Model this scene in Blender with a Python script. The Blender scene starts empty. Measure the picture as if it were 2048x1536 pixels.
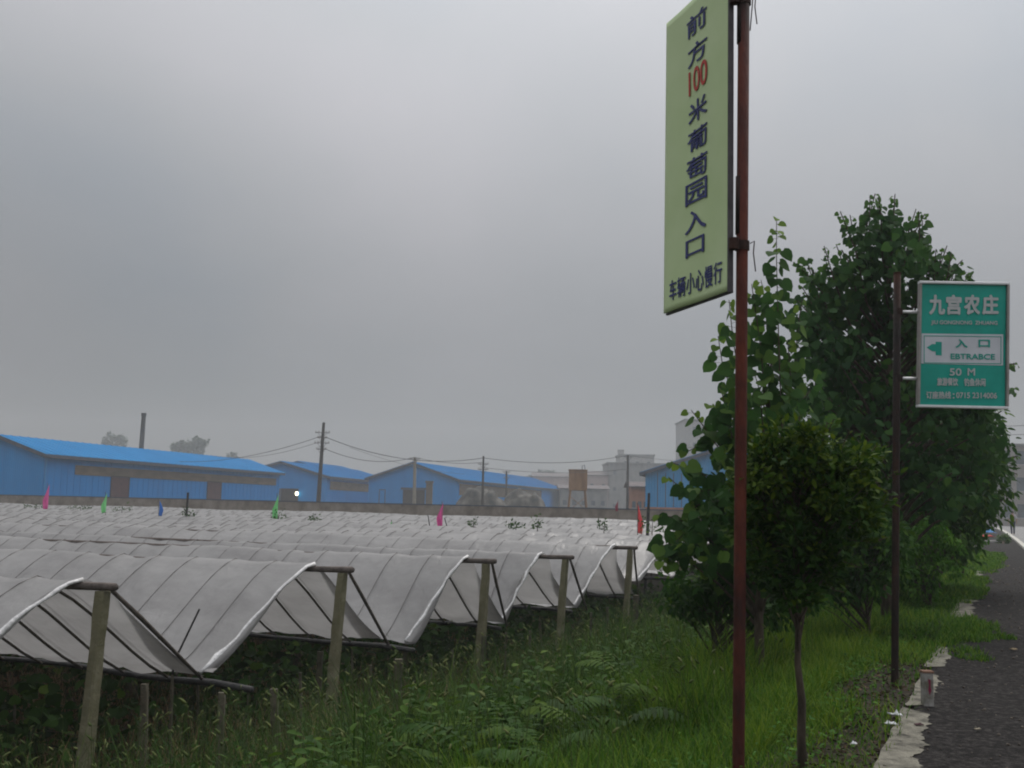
import bpy, math, random
import numpy as np
from mathutils import Vector, Matrix, noise as mnoise

random.seed(7)
rng = np.random.default_rng(11)
sc = bpy.context.scene
col = sc.collection

# ---------------------------------------------------------------- camera
FPX, PITCH, ROLL, EYE = 2100.0, math.radians(6.64), math.radians(1.26), 1.25
cF = np.array([0, math.cos(PITCH), math.sin(PITCH)])
cU0 = np.array([0, -math.sin(PITCH), math.cos(PITCH)])
cR0 = np.array([1.0, 0, 0])
cR = math.cos(ROLL) * cR0 + math.sin(ROLL) * cU0
cU = -math.sin(ROLL) * cR0 + math.cos(ROLL) * cU0
cam_data = bpy.data.cameras.new("camera")
cam = bpy.data.objects.new("camera", cam_data)
col.objects.link(cam)
cam_data.sensor_width = 36
cam_data.lens = FPX / 2048 * 36
cam_data.clip_start = 0.05
cam_data.clip_end = 3000
M = Matrix.Identity(4)
for i in range(3):
    M[i][0], M[i][1], M[i][2] = cR[i], cU[i], -cF[i]
M[2][3] = EYE
cam.matrix_world = M
sc.camera = cam

# ---------------------------------------------------------------- world: overcast sky
world = bpy.data.worlds.new("World")
sc.world = world
world.use_nodes = True
wn, wl = world.node_tree.nodes, world.node_tree.links
wn.clear()
SUN_EL, SUN_ROT = math.radians(52), math.radians(25)
w_out = wn.new('ShaderNodeOutputWorld')
w_bg = wn.new('ShaderNodeBackground')
w_sky = wn.new('ShaderNodeTexSky')
w_sky.sky_type = 'NISHITA'
w_sky.sun_disc = False
w_sky.sun_elevation = SUN_EL
w_sky.sun_rotation = SUN_ROT
w_tc = wn.new('ShaderNodeTexCoord')
w_map = wn.new('ShaderNodeMapping')
w_map.inputs['Scale'].default_value = (1.0, 1.0, 1.7)
w_map.inputs['Rotation'].default_value = (0.0, 0.25, 0.0)
w_map.inputs['Location'].default_value = (0.285, 4.875, 0.114)
w_n1 = wn.new('ShaderNodeTexNoise')
w_n1.inputs['Scale'].default_value = 2.1
w_n1.inputs['Detail'].default_value = 5.0
w_n1.inputs['Roughness'].default_value = 0.42
w_n1.inputs['Distortion'].default_value = 0.25
w_ramp = wn.new('ShaderNodeValToRGB')
e = w_ramp.color_ramp.elements
SKYK = 1.0
e[0].position = 0.34
e[0].color = (0.272, 0.292, 0.318, 1)
e[1].position = 0.66
e[1].color = (0.352, 0.350, 0.366, 1)
em = w_ramp.color_ramp.elements.new(0.5)
em.color = (0.318, 0.324, 0.338, 1)
# the cloud deck is thicker (darker, bluer) to the west = left of the camera and thin overhead
w_sep = wn.new('ShaderNodeSeparateXYZ')
w_mr = wn.new('ShaderNodeMapRange')
w_mr.interpolation_type = 'SMOOTHSTEP'
w_mr.inputs['From Min'].default_value = -0.48
w_mr.inputs['From Max'].default_value = -0.02
w_mr.inputs['To Min'].default_value = 0.80
w_mr.inputs['To Max'].default_value = 1.0
w_mz = wn.new('ShaderNodeMapRange')
w_mz.interpolation_type = 'SMOOTHSTEP'
w_mz.inputs['From Min'].default_value = 0.0
w_mz.inputs['From Max'].default_value = 0.9
w_mz.inputs['To Min'].default_value = 0.42
w_mz.inputs['To Max'].default_value = 2.1
w_mul = wn.new('ShaderNodeMath'); w_mul.operation = 'MULTIPLY'
w_k = wn.new('ShaderNodeMath'); w_k.operation = 'MULTIPLY'; w_k.inputs[1].default_value = 10.0
w_sc = wn.new('ShaderNodeVectorMath'); w_sc.operation = 'SCALE'
w_mix = wn.new('ShaderNodeMix'); w_mix.data_type = 'RGBA'
w_mix.inputs['Factor'].default_value = 0.975
wl.new(w_tc.outputs['Generated'], w_map.inputs['Vector'])
wl.new(w_map.outputs['Vector'], w_n1.inputs['Vector'])
wl.new(w_n1.outputs['Fac'], w_ramp.inputs['Fac'])
wl.new(w_tc.outputs['Generated'], w_sep.inputs[0])
wl.new(w_sep.outputs['X'], w_mr.inputs['Value'])
wl.new(w_sep.outputs['Z'], w_mz.inputs['Value'])
wl.new(w_mr.outputs[0], w_mul.inputs[0])
wl.new(w_mz.outputs[0], w_mul.inputs[1])
wl.new(w_mul.outputs[0], w_k.inputs[0])
wl.new(w_ramp.outputs['Color'], w_sc.inputs[0])
wl.new(w_k.outputs[0], w_sc.inputs['Scale'])
wl.new(w_sky.outputs['Color'], w_mix.inputs['A'])
wl.new(w_sc.outputs[0], w_mix.inputs['B'])
wl.new(w_mix.outputs['Result'], w_bg.inputs['Color'])
w_bg.inputs['Strength'].default_value = 0.10
wl.new(w_bg.outputs[0], w_out.inputs['Surface'])

sun_data = bpy.data.lights.new("sun", 'SUN')
sun_data.energy = 1.2
sun_data.angle = math.radians(35)
sun_data.color = (1.0, 0.96, 0.9)
sun = bpy.data.objects.new("sun", sun_data)
col.objects.link(sun)
sd = Vector((math.sin(SUN_ROT) * math.cos(SUN_EL), math.cos(SUN_ROT) * math.cos(SUN_EL), math.sin(SUN_EL)))
sun.rotation_euler = sd.to_track_quat('Z', 'Y').to_euler()

sc.view_settings.view_transform = 'Standard'
sc.view_settings.look = 'None'
sc.view_settings.exposure = 0.70
sc.view_settings.gamma = 1
sc.cycles.max_bounces = 6
sc.cycles.transparent_max_bounces = 24
sc.cycles.filter_width = 2.0
sc.cycles.volume_bounces = 1

# ---------------------------------------------------------------- geometry helpers
def ray(x, y):
    return cF * FPX + cR * (x - 1024) - cU * (y - 768)
def pt(x, y, Y):
    d = ray(x, y); q = d * Y / d[1]; q[2] += EYE; return q
def pz(x, y, z):
    d = ray(x, y); q = d * (z - EYE) / d[2]; q[2] += EYE; return q
TH = math.radians(25)
uu = np.array([math.sin(TH), math.cos(TH), 0]); vv = np.array([math.cos(TH), -math.sin(TH), 0])
def W(u, v, z=0.0):
    q = uu * u + vv * v; return np.array([q[0], q[1], z])
def pu(x, y, u):
    d = ray(x, y); q = d * u / float(d @ uu); q[2] += EYE; return q
def line_hit(px, py, o, d):
    """parameter along the ground line o + t*d where the view azimuth of a photo point crosses it"""
    r = ray(px, py)
    A = np.array([[d[0], -r[0]], [d[1], -r[1]]])
    return float(np.linalg.solve(A, -np.array(o[:2], float))[0])
def sstep(a, b, x):
    t = np.clip((x - a) / (b - a), 0, 1); return t * t * (3 - 2 * t)
def gz(x, y):
    """ground height: pavement level by the road, bank down to the vineyard, level again behind its wall"""
    x = np.asarray(x, float); y = np.asarray(y, float)
    u = x * uu[0] + y * uu[1]; v = x * vv[0] + y * vv[1]
    bank = -1.62 * np.clip((-0.85 - v) / 5.2, 0, 1) ** 1.25
    f = 1 - sstep(69.0, 69.25, u)
    g = bank * f
    b = 0.05 * np.sin(x * 1.7 + 0.6 * np.sin(y * 1.1)) * np.cos(y * 1.3 + x * .4) * np.clip((-0.8 - v), 0, 1) * f
    return g + b

def tag(o, label=None, cat=None, group=None, kind=None):
    if label: o['label'] = label
    if cat: o['category'] = cat
    if group: o['group'] = group
    if kind: o['kind'] = kind
    return o
def empty(name, loc, rz=0.0):
    o = bpy.data.objects.new(name, None); col.objects.link(o)
    o.location = tuple(float(c) for c in loc); o.rotation_euler = (0, 0, rz)
    o.empty_display_size = 0.2
    return o
def thing(name, loc, label, cat, group=None, rz=0.0):
    return tag(empty(name, loc, rz), label, cat, group)
def worigin(p):
    q = np.zeros(3)
    while p is not None:
        q += np.array(p.location); p = p.parent
    return q

class MB:
    def __init__(s): s.v = []; s.f = []
    def add(s, vs, fs):
        n = len(s.v); s.v += [tuple(float(c) for c in p) for p in vs]; s.f += [tuple(i + n for i in f) for f in fs]; return s
    def box(s, lo, hi, R=None, o=None):
        (x0, y0, z0), (x1, y1, z1) = lo, hi
        vs = [(x0, y0, z0), (x1, y0, z0), (x1, y1, z0), (x0, y1, z0), (x0, y0, z1), (x1, y0, z1), (x1, y1, z1), (x0, y1, z1)]
        if R is not None: vs = [tuple(np.array(R) @ np.array(p)) for p in vs]
        if o is not None: vs = [tuple(np.array(p) + np.array(o)) for p in vs]
        return s.add(vs, [(0, 3, 2, 1), (4, 5, 6, 7), (0, 1, 5, 4), (1, 2, 6, 5), (2, 3, 7, 6), (3, 0, 4, 7)])
    def tube(s, pts, r, n=8, cap=True, jit=0.0):
        pts = [np.array(p, float) for p in pts]
        rs = r if hasattr(r, '__len__') else [r] * len(pts)
        vs = []; fs = []
        ref = None
        for i, p in enumerate(pts):
            a = pts[max(i - 1, 0)]; b = pts[min(i + 1, len(pts) - 1)]
            t = b - a; t /= (np.linalg.norm(t) + 1e-9)
            if ref is None:
                ref = np.array([1.0, 0, 0]) if abs(t[0]) < .8 else np.array([0, 1.0, 0])
            x = np.cross(ref, t); x /= (np.linalg.norm(x) + 1e-9); y = np.cross(t, x); ref = y if False else ref
            for k in range(n):
                a_ = 2 * math.pi * k / n
                rr = rs[i] * (1 + jit * (random.random() - .5))
                vs.append(p + (x * math.cos(a_) + y * math.sin(a_)) * rr)
        for i in range(len(pts) - 1):
            for k in range(n):
                k2 = (k + 1) % n
                fs.append((i * n + k, i * n + k2, (i + 1) * n + k2, (i + 1) * n + k))
        if cap:
            fs.append(tuple(range(n - 1, -1, -1))); fs.append(tuple((len(pts) - 1) * n + k for k in range(n)))
        return s.add(vs, fs)
    def prism(s, poly, d):
        """poly: list of 3-D points, d: extrusion vector"""
        n = len(poly); d = np.array(d, float)
        vs = [np.array(p, float) for p in poly] + [np.array(p, float) + d for p in poly]
        fs = [tuple(range(n - 1, -1, -1)), tuple(range(n, 2 * n))] + [(i, (i + 1) % n, n + (i + 1) % n, n + i) for i in range(n)]
        return s.add(vs, fs)
    def build(s, name, mat, parent=None, local=False, smooth=False, loc=None):
        """world-space points unless local; a child is stored relative to its parent"""
        o0 = np.zeros(3)
        if parent is not None and not local: o0 = worigin(parent)
        if loc is not None and parent is None: o0 = np.array(loc, float)
        me = bpy.data.meshes.new(name)
        me.from_pydata([tuple(np.array(p) - o0) for p in s.v], [], s.f)
        if smooth: me.polygons.foreach_set('use_smooth', [True] * len(me.polygons))
        me.materials.append(mat); me.update()
        o = bpy.data.objects.new(name, me); col.objects.link(o)
        if parent is not None: o.parent = parent
        elif loc is not None: o.location = tuple(o0)
        return o

def np_mesh(name, V, T, mat, parent=None, tint=None, origin=None, smooth=False):
    """V (n,3) world points, T (m,k) faces, tint (m,) value per face"""
    V = np.asarray(V, np.float32); T = np.asarray(T, np.int32)
    o0 = worigin(parent) if parent is not None else (np.array(origin, float) if origin is not None else np.zeros(3))
    V = V - o0.astype(np.float32)
    me = bpy.data.meshes.new(name)
    m, k = T.shape
    me.vertices.add(len(V)); me.vertices.foreach_set('co', V.ravel())
    me.loops.add(m * k); me.loops.foreach_set('vertex_index', T.ravel())
    me.polygons.add(m); me.polygons.foreach_set('loop_start', np.arange(0, m * k, k, dtype=np.int32))
    if smooth: me.polygons.foreach_set('use_smooth', np.ones(m, bool))
    if tint is not None:
        a = me.attributes.new('tint', 'FLOAT', 'FACE'); a.data.foreach_set('value', np.asarray(tint, np.float32))
    me.materials.append(mat); me.update(calc_edges=True); me.validate()
    o = bpy.data.objects.new(name, me); col.objects.link(o)
    if parent is not None: o.parent = parent
    elif origin is not None: o.location = tuple(o0)
    return o

def frames(nrm, d):
    """rotation matrices whose y is d and z is as near nrm as can be"""
    d = d / (np.linalg.norm(d, axis=1, keepdims=True) + 1e-9)
    x = np.cross(d, nrm); x /= (np.linalg.norm(x, axis=1, keepdims=True) + 1e-9)
    z = np.cross(x, d)
    return np.stack([x, d, z], axis=2)
def scatter(tv, tf, pos, R, S):
    """template verts tv (k,3), tris tf -> stacked arrays"""
    S = np.asarray(S, float)
    if S.ndim == 1: S = np.repeat(S[:, None], 3, 1)
    P = tv[None] * S[:, None, :]
    V = np.einsum('mij,mkj->mki', R, P) + pos[:, None, :]
    n, k = len(pos), len(tv)
    T = tf[None] + (np.arange(n) * k)[:, None, None]
    return V.reshape(-1, 3), T.reshape(-1, tf.shape[1])

def leaf_template(half, fold=0.25, curl=0.12):
    """half: right-side outline from stalk to tip [(x,y)...]"""
    L = len(half)
    v = [(0, 0, 0), (0, .4, 0), (0, 1.0, -curl)]
    for x, y in half: v.append((x, y, abs(x) * fold - curl * y * y))
    for x, y in half: v.append((-x, y, abs(x) * fold - curl * y * y))
    t = []
    for s, b in ((1, 3), (-1, 3 + L)):
        ch = [0] + [b + i for i in range(L)] + [2]
        for i in range(len(ch) - 1):
            tri = (1, ch[i], ch[i + 1]); t.append(tri if s > 0 else tri[::-1])
    return np.array(v, float), np.array(t)
HEART = leaf_template([(.26, -.10), (.50, .08), (.53, .36), (.34, .70), (.12, .88)], .16, .15)
OVAL = leaf_template([(.16, .15), (.24, .45), (.14, .8)], .3, .2)
NARROW = leaf_template([(.10, .2), (.13, .5), (.08, .8)], .3, .25)
CLUMP = leaf_template([(.35, .1), (.4, .6)], .2, .1)
BLADE = (np.array([(-.5, 0, 0), (.5, 0, 0), (-.36, .38, .03), (.36, .38, .03), (-.2, .72, .14), (.2, .72, .14), (0, 1, .34)], float),
         np.array([(0, 1, 3), (0, 3, 2), (2, 3, 5), (2, 5, 4), (4, 5, 6)]))
def rdir(n, zmin=-1.0, zmax=1.0):
    z = rng.uniform(zmin, zmax, n); a = rng.uniform(0, 2 * math.pi, n); r = np.sqrt(np.clip(1 - z * z, 0, 1))
    return np.stack([r * np.cos(a), r * np.sin(a), z], 1)

# ---------------------------------------------------------------- materials
def mat_new(name):
    m = bpy.data.materials.new(name); m.use_nodes = True
    nt = m.node_tree; nt.nodes.clear()
    out = nt.nodes.new('ShaderNodeOutputMaterial')
    return m, nt.nodes, nt.links, out
def surf(name, c1, c2=None, c3=None, scale=4.0, rough=.8, bump=.0, bscale=30, detail=5, spec=.3, stretch=(1, 1, 1), ramp=(.35, .65), wave=None, metal=0.0, coords='Object'):
    m, n, l, out = mat_new(name)
    b = n.new('ShaderNodeBsdfPrincipled')
    b.inputs['Roughness'].default_value = rough
    b.inputs['Specular IOR Level'].default_value = spec
    b.inputs['Metallic'].default_value = metal
    tc = n.new('ShaderNodeTexCoord'); mp = n.new('ShaderNodeMapping'); mp.inputs['Scale'].default_value = stretch
    l.new(tc.outputs[coords], mp.inputs['Vector'])
    nz = n.new('ShaderNodeTexNoise'); nz.inputs['Scale'].default_value = scale; nz.inputs['Detail'].default_value = detail
    nz.inputs['Roughness'].default_value = .62
    l.new(mp.outputs[0], nz.inputs['Vector'])
    rp = n.new('ShaderNodeValToRGB'); e = rp.color_ramp.elements
    e[0].position, e[1].position = ramp
    e[0].color = (*c1, 1); e[1].color = (*(c2 or c1), 1)
    if c3: q = rp.color_ramp.elements.new(sum(ramp) / 2); q.color = (*c3, 1)
    l.new(nz.outputs['Fac'], rp.inputs['Fac'])
    colout = rp.outputs['Color']
    l.new(colout, b.inputs['Base Color'])
    hsrc = None
    if bump:
        n2 = n.new('ShaderNodeTexNoise'); n2.inputs['Scale'].default_value = bscale; n2.inputs['Detail'].default_value = 4
        l.new(mp.outputs[0], n2.inputs['Vector'])
        bp = n.new('ShaderNodeBump'); bp.inputs['Strength'].default_value = bump; bp.inputs['Distance'].default_value = .02
        l.new(n2.outputs['Fac'], bp.inputs['Height']); l.new(bp.outputs[0], b.inputs['Normal']); hsrc = bp
    if wave:
        ax, sc_, st, dist = wave
        wv = n.new('ShaderNodeTexWave'); wv.bands_direction = ax; wv.inputs['Scale'].default_value = sc_
        l.new(tc.outputs['Object'], wv.inputs['Vector'])
        b2 = n.new('ShaderNodeBump'); b2.inputs['Strength'].default_value = st; b2.inputs['Distance'].default_value = dist
        l.new(wv.outputs['Fac'], b2.inputs['Height'])
        if hsrc: l.new(hsrc.outputs[0], b2.inputs['Normal'])
        l.new(b2.outputs[0], b.inputs['Normal'])
    l.new(b.outputs[0], out.inputs['Surface'])
    return m
def leafmat(name, lo, hi, trans=.3, rough=.7, mid=None):
    m, n, l, out = mat_new(name)
    at = n.new('ShaderNodeAttribute'); at.attribute_name = 'tint'
    rp = n.new('ShaderNodeValToRGB'); e = rp.color_ramp.elements
    e[0].position = 0; e[0].color = (*lo, 1); e[1].position = 1; e[1].color = (*hi, 1)
    if mid: q = rp.color_ramp.elements.new(.5); q.color = (*mid, 1)
    l.new(at.outputs['Fac'], rp.inputs['Fac'])
    b = n.new('ShaderNodeBsdfPrincipled'); b.inputs['Roughness'].default_value = rough; b.inputs['Specular IOR Level'].default_value = .12
    t = n.new('ShaderNodeBsdfTranslucent'); mx = n.new('ShaderNodeMixShader'); mx.inputs[0].default_value = trans
    l.new(rp.outputs[0], b.inputs['Base Color']); l.new(rp.outputs[0], t.inputs['Color'])
    l.new(b.outputs[0], mx.inputs[1]); l.new(t.outputs[0], mx.inputs[2]); l.new(mx.outputs[0], out.inputs['Surface'])
    return m
def emis(name, c, s):
    m, n, l, out = mat_new(name); e_ = n.new('ShaderNodeEmission'); e_.inputs[0].default_value = (*c, 1); e_.inputs[1].default_value = s
    l.new(e_.outputs[0], out.inputs['Surface']); return m

def film_mat():
    m, n, l, out = mat_new('plastic_film')
    tc = n.new('ShaderNodeTexCoord')
    mp = n.new('ShaderNodeMapping'); mp.inputs['Scale'].default_value = (.5, 1.2, 1)
    l.new(tc.outputs['Object'], mp.inputs['Vector'])
    nz = n.new('ShaderNodeTexNoise'); nz.inputs['Scale'].default_value = 1.6; nz.inputs['Detail'].default_value = 6; nz.inputs['Roughness'].default_value = .65
    l.new(mp.outputs[0], nz.inputs['Vector'])
    rp = n.new('ShaderNodeValToRGB'); e = rp.color_ramp.elements
    e[0].position = .36; e[0].color = (.33, .318, .312, 1); e[1].position = .70; e[1].color = (.47, .457, .448, 1)
    l.new(nz.outputs['Fac'], rp.inputs['Fac'])
    n2 = n.new('ShaderNodeTexNoise'); n2.inputs['Scale'].default_value = 5.0; n2.inputs['Detail'].default_value = 5; n2.inputs['Distortion'].default_value = .8
    mp2 = n.new('ShaderNodeMapping'); mp2.inputs['Scale'].default_value = (1.0, .45, .6)
    l.new(tc.outputs['Object'], mp2.inputs['Vector']); l.new(mp2.outputs[0], n2.inputs['Vector'])
    bp = n.new('ShaderNodeBump'); bp.inputs['Strength'].default_value = .55; bp.inputs['Distance'].default_value = .04
    l.new(n2.outputs['Fac'], bp.inputs['Height'])
    b = n.new('ShaderNodeBsdfPrincipled'); b.inputs['Roughness'].default_value = .33; b.inputs['Specular IOR Level'].default_value = .5
    t = n.new('ShaderNodeBsdfTranslucent'); tr = n.new('ShaderNodeBsdfTransparent')
    l.new(rp.outputs[0], b.inputs['Base Color']); l.new(rp.outputs[0], t.inputs['Color'])
    l.new(bp.outputs[0], b.inputs['Normal']); l.new(bp.outputs[0], t.inputs['Normal'])
    mx = n.new('ShaderNodeMixShader'); mx.inputs[0].default_value = .34
    l.new(b.outputs[0], mx.inputs[1]); l.new(t.outputs[0], mx.inputs[2])
    m2 = n.new('ShaderNodeMixShader'); m2.inputs[0].default_value = .10
    l.new(mx.outputs[0], m2.inputs[1]); l.new(tr.outputs[0], m2.inputs[2])
    l.new(m2.outputs[0], out.inputs['Surface'])
    return m

MT = {}
MT['film'] = film_mat()
MT['hem'] = surf('gathered_film', (.52, .51, .50), (.78, .77, .76), scale=20, rough=.5, bump=.5, bscale=25)
MT['bamboo'] = surf('weathered_bamboo', (.06, .05, .042), (.13, .115, .095), scale=12, rough=.85, bump=.3, stretch=(1, 1, 1))
MT['cord'] = surf('dark_cord', (.13, .125, .12), (.22, .21, .20), scale=6, rough=.9)
MT['wood_dark'] = surf('dark_wood_pole', (.075, .062, .055), (.15, .125, .11), scale=9, rough=.9, bump=.5, bscale=40)
MT['wood_wet'] = surf('wet_wood_pole', (.018, .018, .018), (.05, .046, .045), scale=9, rough=.7, bump=.5, bscale=40)
MT['post'] = surf('mossy_concrete_post', (.13, .125, .07), (.24, .225, .15), (.18, .165, .10), scale=6, rough=.95, bump=.6, bscale=45, ramp=(.3, .7))
MT['post_old'] = surf('old_concrete_post', (.045, .040, .026), (.12, .105, .075), scale=7, rough=.95, bump=.6, bscale=45)
MT['soil'] = surf('soil', (.012, .009, .005), (.035, .032, .012), (.022, .016, .008), scale=1.3, rough=.95, bump=.9, bscale=14, detail=8, coords='Object')
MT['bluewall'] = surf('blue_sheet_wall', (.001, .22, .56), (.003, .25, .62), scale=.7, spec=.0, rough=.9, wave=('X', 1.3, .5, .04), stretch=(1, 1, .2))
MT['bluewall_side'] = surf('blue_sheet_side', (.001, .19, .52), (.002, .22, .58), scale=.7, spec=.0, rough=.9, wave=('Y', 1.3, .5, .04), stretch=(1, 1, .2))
MT['blueroof'] = surf('blue_sheet_roof', (.02, .19, .43), (.028, .22, .48), scale=.25, rough=.9, spec=.0, wave=('Y', .9, .5, .05))
MT['bluelight'] = surf('light_blue_sheet_wall', (.02, .24, .52), (.03, .28, .58), scale=.7, spec=.0, rough=.9, wave=('X', 1.0, .7, .05), stretch=(1, 1, .2))
MT['trim'] = surf('dark_trim', (.03, .045, .07), (.06, .08, .11), scale=3, rough=.7)
MT['strip'] = surf('brown_opening_strip', (.085, .065, .045), (.15, .115, .08), scale=1.5, rough=.9, stretch=(1, .3, 1))
MT['dark'] = surf('dark_doorway', (.02, .018, .018), (.05, .035, .03), scale=2, rough=.9)
MT['maroon'] = surf('maroon_door', (.05, .022, .028), (.09, .035, .04), scale=2, rough=.8)
MT['conc'] = surf('concrete', (.26, .25, .24), (.38, .37, .35), scale=1.2, rough=.95, bump=.3, detail=8)
MT['conc_dark'] = surf('stained_concrete', (.16, .16, .16), (.27, .26, .25), scale=.8, rough=.95, stretch=(1, 1, .4), detail=8)
MT['pinkwall'] = surf('pinkish_plaster', (.34, .25, .24), (.42, .32, .30), scale=.6, rough=.95)
MT['brick'] = surf('orange_brick', (.30, .12, .07), (.40, .18, .10), scale=1.5, rough=.95)
MT['rooft'] = surf('grey_roof_tile', (.10, .085, .085), (.18, .15, .15), scale=1.0, rough=.9, wave=('X', 2.0, .5, .03))
MT['glass'] = surf('dark_window', (.05, .06, .07), (.10, .12, .14), scale=.5, rough=.2, spec=.5)
MT['tank'] = surf('rusty_tank', (.22, .11, .05), (.34, .19, .09), (.28, .15, .07), scale=1.6, rough=.8, stretch=(1, 1, .25))
MT['rust'] = surf('rusty_steel', (.016, .009, .008), (.15, .032, .014), (.070, .015, .009), scale=5, rough=.75, bump=.5, bscale=60, ramp=(.32, .66), stretch=(1, 1, .35), detail=8)
MT['rust_dark'] = surf('dark_rusty_steel', (.010, .007, .006), (.050, .020, .012), (.020, .011, .008), scale=7, rough=.8, bump=.5, bscale=60, stretch=(1, 1, .4), detail=8)
MT['steel'] = surf('grey_steel', (.22, .20, .19), (.34, .32, .30), scale=6, rough=.5, metal=.4)
MT['alu'] = surf('aluminium', (.62, .62, .63), (.78, .78, .79), scale=6, rough=.35, metal=.3)
MT['gunmetal'] = surf('dark_frame', (.05, .045, .05), (.09, .08, .085), scale=10, rough=.6)
MT['asphalt'] = surf('asphalt', (.008, .007, .007), (.072, .064, .061), (.020, .018, .017), scale=26, spec=.12, rough=.95, bump=1.0, bscale=90, detail=10, ramp=(.3, .7))
MT['road'] = surf('road_surface', (.13, .125, .125), (.19, .185, .18), scale=.6, rough=.7, bump=.5, bscale=30)
MT['kerbpaint'] = surf('pale_kerb', (.40, .39, .35), (.56, .54, .48), scale=4, rough=.9, bump=.4)
MT['wirem'] = surf('wire', (.03, .03, .03), rough=.6)
MT['polem'] = surf('dark_utility_pole', (.05, .045, .04), (.09, .08, .07), scale=2, rough=.9, stretch=(1, 1, .3))
MT['polelight'] = surf('pale_utility_pole', (.26, .24, .20), (.34, .31, .26), scale=2, rough=.9)
MT['tarp'] = surf('grey_tarpaulin', (.025, .028, .028), (.12, .11, .095), (.055, .052, .045), scale=.8, rough=.8, bump=1.0, bscale=3, detail=6)
MT['bark'] = surf('bark', (.030, .023, .016), (.10, .078, .055), (.06, .046, .033), scale=14, rough=.95, bump=.7, bscale=40, stretch=(1, 1, .3))
MT['twig'] = surf('green_twig', (.03, .035, .015), (.05, .05, .025), scale=14, rough=.8)
MT['white'] = surf('white_litter', (.55, .56, .58), (.75, .75, .77), scale=20, rough=.6)
MT['poplar'] = leafmat('poplar_leaf', (.012, .040, .010), (.15, .24, .035), trans=.4, mid=(.042, .105, .024))
MT['poplar_far'] = leafmat('poplar_leaf_dark', (.018, .050, .018), (.075, .16, .028), trans=.35, mid=(.034, .086, .024))
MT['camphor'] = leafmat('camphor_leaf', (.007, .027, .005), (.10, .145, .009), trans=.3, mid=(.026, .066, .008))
MT['dense'] = leafmat('dense_leaf', (.014, .046, .010), (.10, .18, .018), trans=.3, mid=(.034, .090, .014))
MT['sapling'] = leafmat('sapling_leaf', (.03, .10, .012), (.15, .30, .03), trans=.35, mid=(.065, .17, .02))
MT['fartree'] = leafmat('far_leaf', (.02, .04, .02), (.06, .09, .04), trans=.2)
MT['grass'] = leafmat('grass_blade', (.020, .040, .006), (.19, .26, .025), trans=.35, mid=(.050, .140, .009))
MT['weed'] = leafmat('weed_leaf', (.014, .028, .006), (.12, .18, .02), trans=.3, mid=(.032, .082, .011))
MT['dry'] = leafmat('dry_stalk', (.07, .035, .018), (.34, .25, .13), mid=(.17, .10, .05), trans=.1)
MT['seed'] = leafmat('seed_head', (.05, .08, .02), (.17, .19, .07), trans=.2)
# ================================================================ THE SETTING
# ground: one sheet, bank down to the vineyard, level behind its wall
us = np.concatenate([np.linspace(-440, -12, 12), np.arange(-10, 40, .5), np.arange(40, 69, 1.0), [69.0, 69.06, 69.12, 69.2, 69.25], np.linspace(72, 440, 30)])
vs_ = np.concatenate([np.linspace(-440, -100, 12), np.arange(-95, -20, 3.0), np.arange(-19, -8, .8), np.arange(-7.6, -0.4, .2), np.arange(-.2, 4, .4), np.linspace(5, 440, 14)])
UU, VV = np.meshgrid(us, vs_, indexing='ij')
GX = UU * uu[0] + VV * vv[0]; GY = UU * uu[1] + VV * vv[1]; GZ = gz(GX, GY)
GX = np.clip(GX, -440, 440); GY = np.clip(GY, -440, 440)
nu, nv = UU.shape
idx = np.arange(nu * nv).reshape(nu, nv)
Q = np.stack([idx[:-1, :-1], idx[1:, :-1], idx[1:, 1:], idx[:-1, 1:]], -1).reshape(-1, 4)[:, ::-1]
g = np_mesh('ground', np.stack([GX, GY, GZ], -1).reshape(-1, 3), Q, MT['soil'], smooth=True)
tag(g, kind='structure')

def sheet(name, pts, mat, z, thick=.03):
    m_ = MB(); m_.prism([(p[0], p[1], z - thick) for p in pts], (0, 0, thick))
    return tag(m_.build(name, mat), kind='structure')
# kerb line of the road as seen on the right
kpx = [(2090, 1146), (2048, 1100), (2030, 1083), (2016, 1072), (2005, 1064), (1996, 1059.5), (1986, 1056.5), (1974, 1054), (1962, 1052.5)]
kp = [pz(x, y, 0) for x, y in kpx]
k0 = W(-12, .85)
kerbline = [k0, W(12, .85), W(28, .84)] + kp[1:]
left_edge = [W(-12, -.55), W(10, -.55), W(16, -.56), W(30, -.68), W(50, -1.0), W(66, -1.6), W(90, -4), W(110, -9)]
sheet('pavement', left_edge + kerbline[::-1], MT['asphalt'], .016)
far = [pz(1950, 1047.6, 0), W(330, -26), W(400, 14), W(250, 40), W(60, 12), W(-12, 9)]
sheet('road', kerbline + far, MT['road'], .008)
kb = MB()
for a, b in zip(kerbline[:-1], kerbline[1:]):
    d = b - a; d /= np.linalg.norm(d); s_ = np.array([d[1], -d[0], 0])
    w = .13 + .0016 * np.linalg.norm(a)
    kb.prism([a, a + s_ * w, b + s_ * w, b], (0, 0, .1))
tag(kb.build('kerb', MT['kerbpaint']), kind='structure')
ck = MB(); a, b = pz(1938, 1086.5, 0), pz(2018, 1083.5, 0)
ck.prism([a, b, b + uu * .9, a + uu * .9], (0, 0, .09))
tag(ck.build('kerb', MT['conc']), kind='structure')

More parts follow.
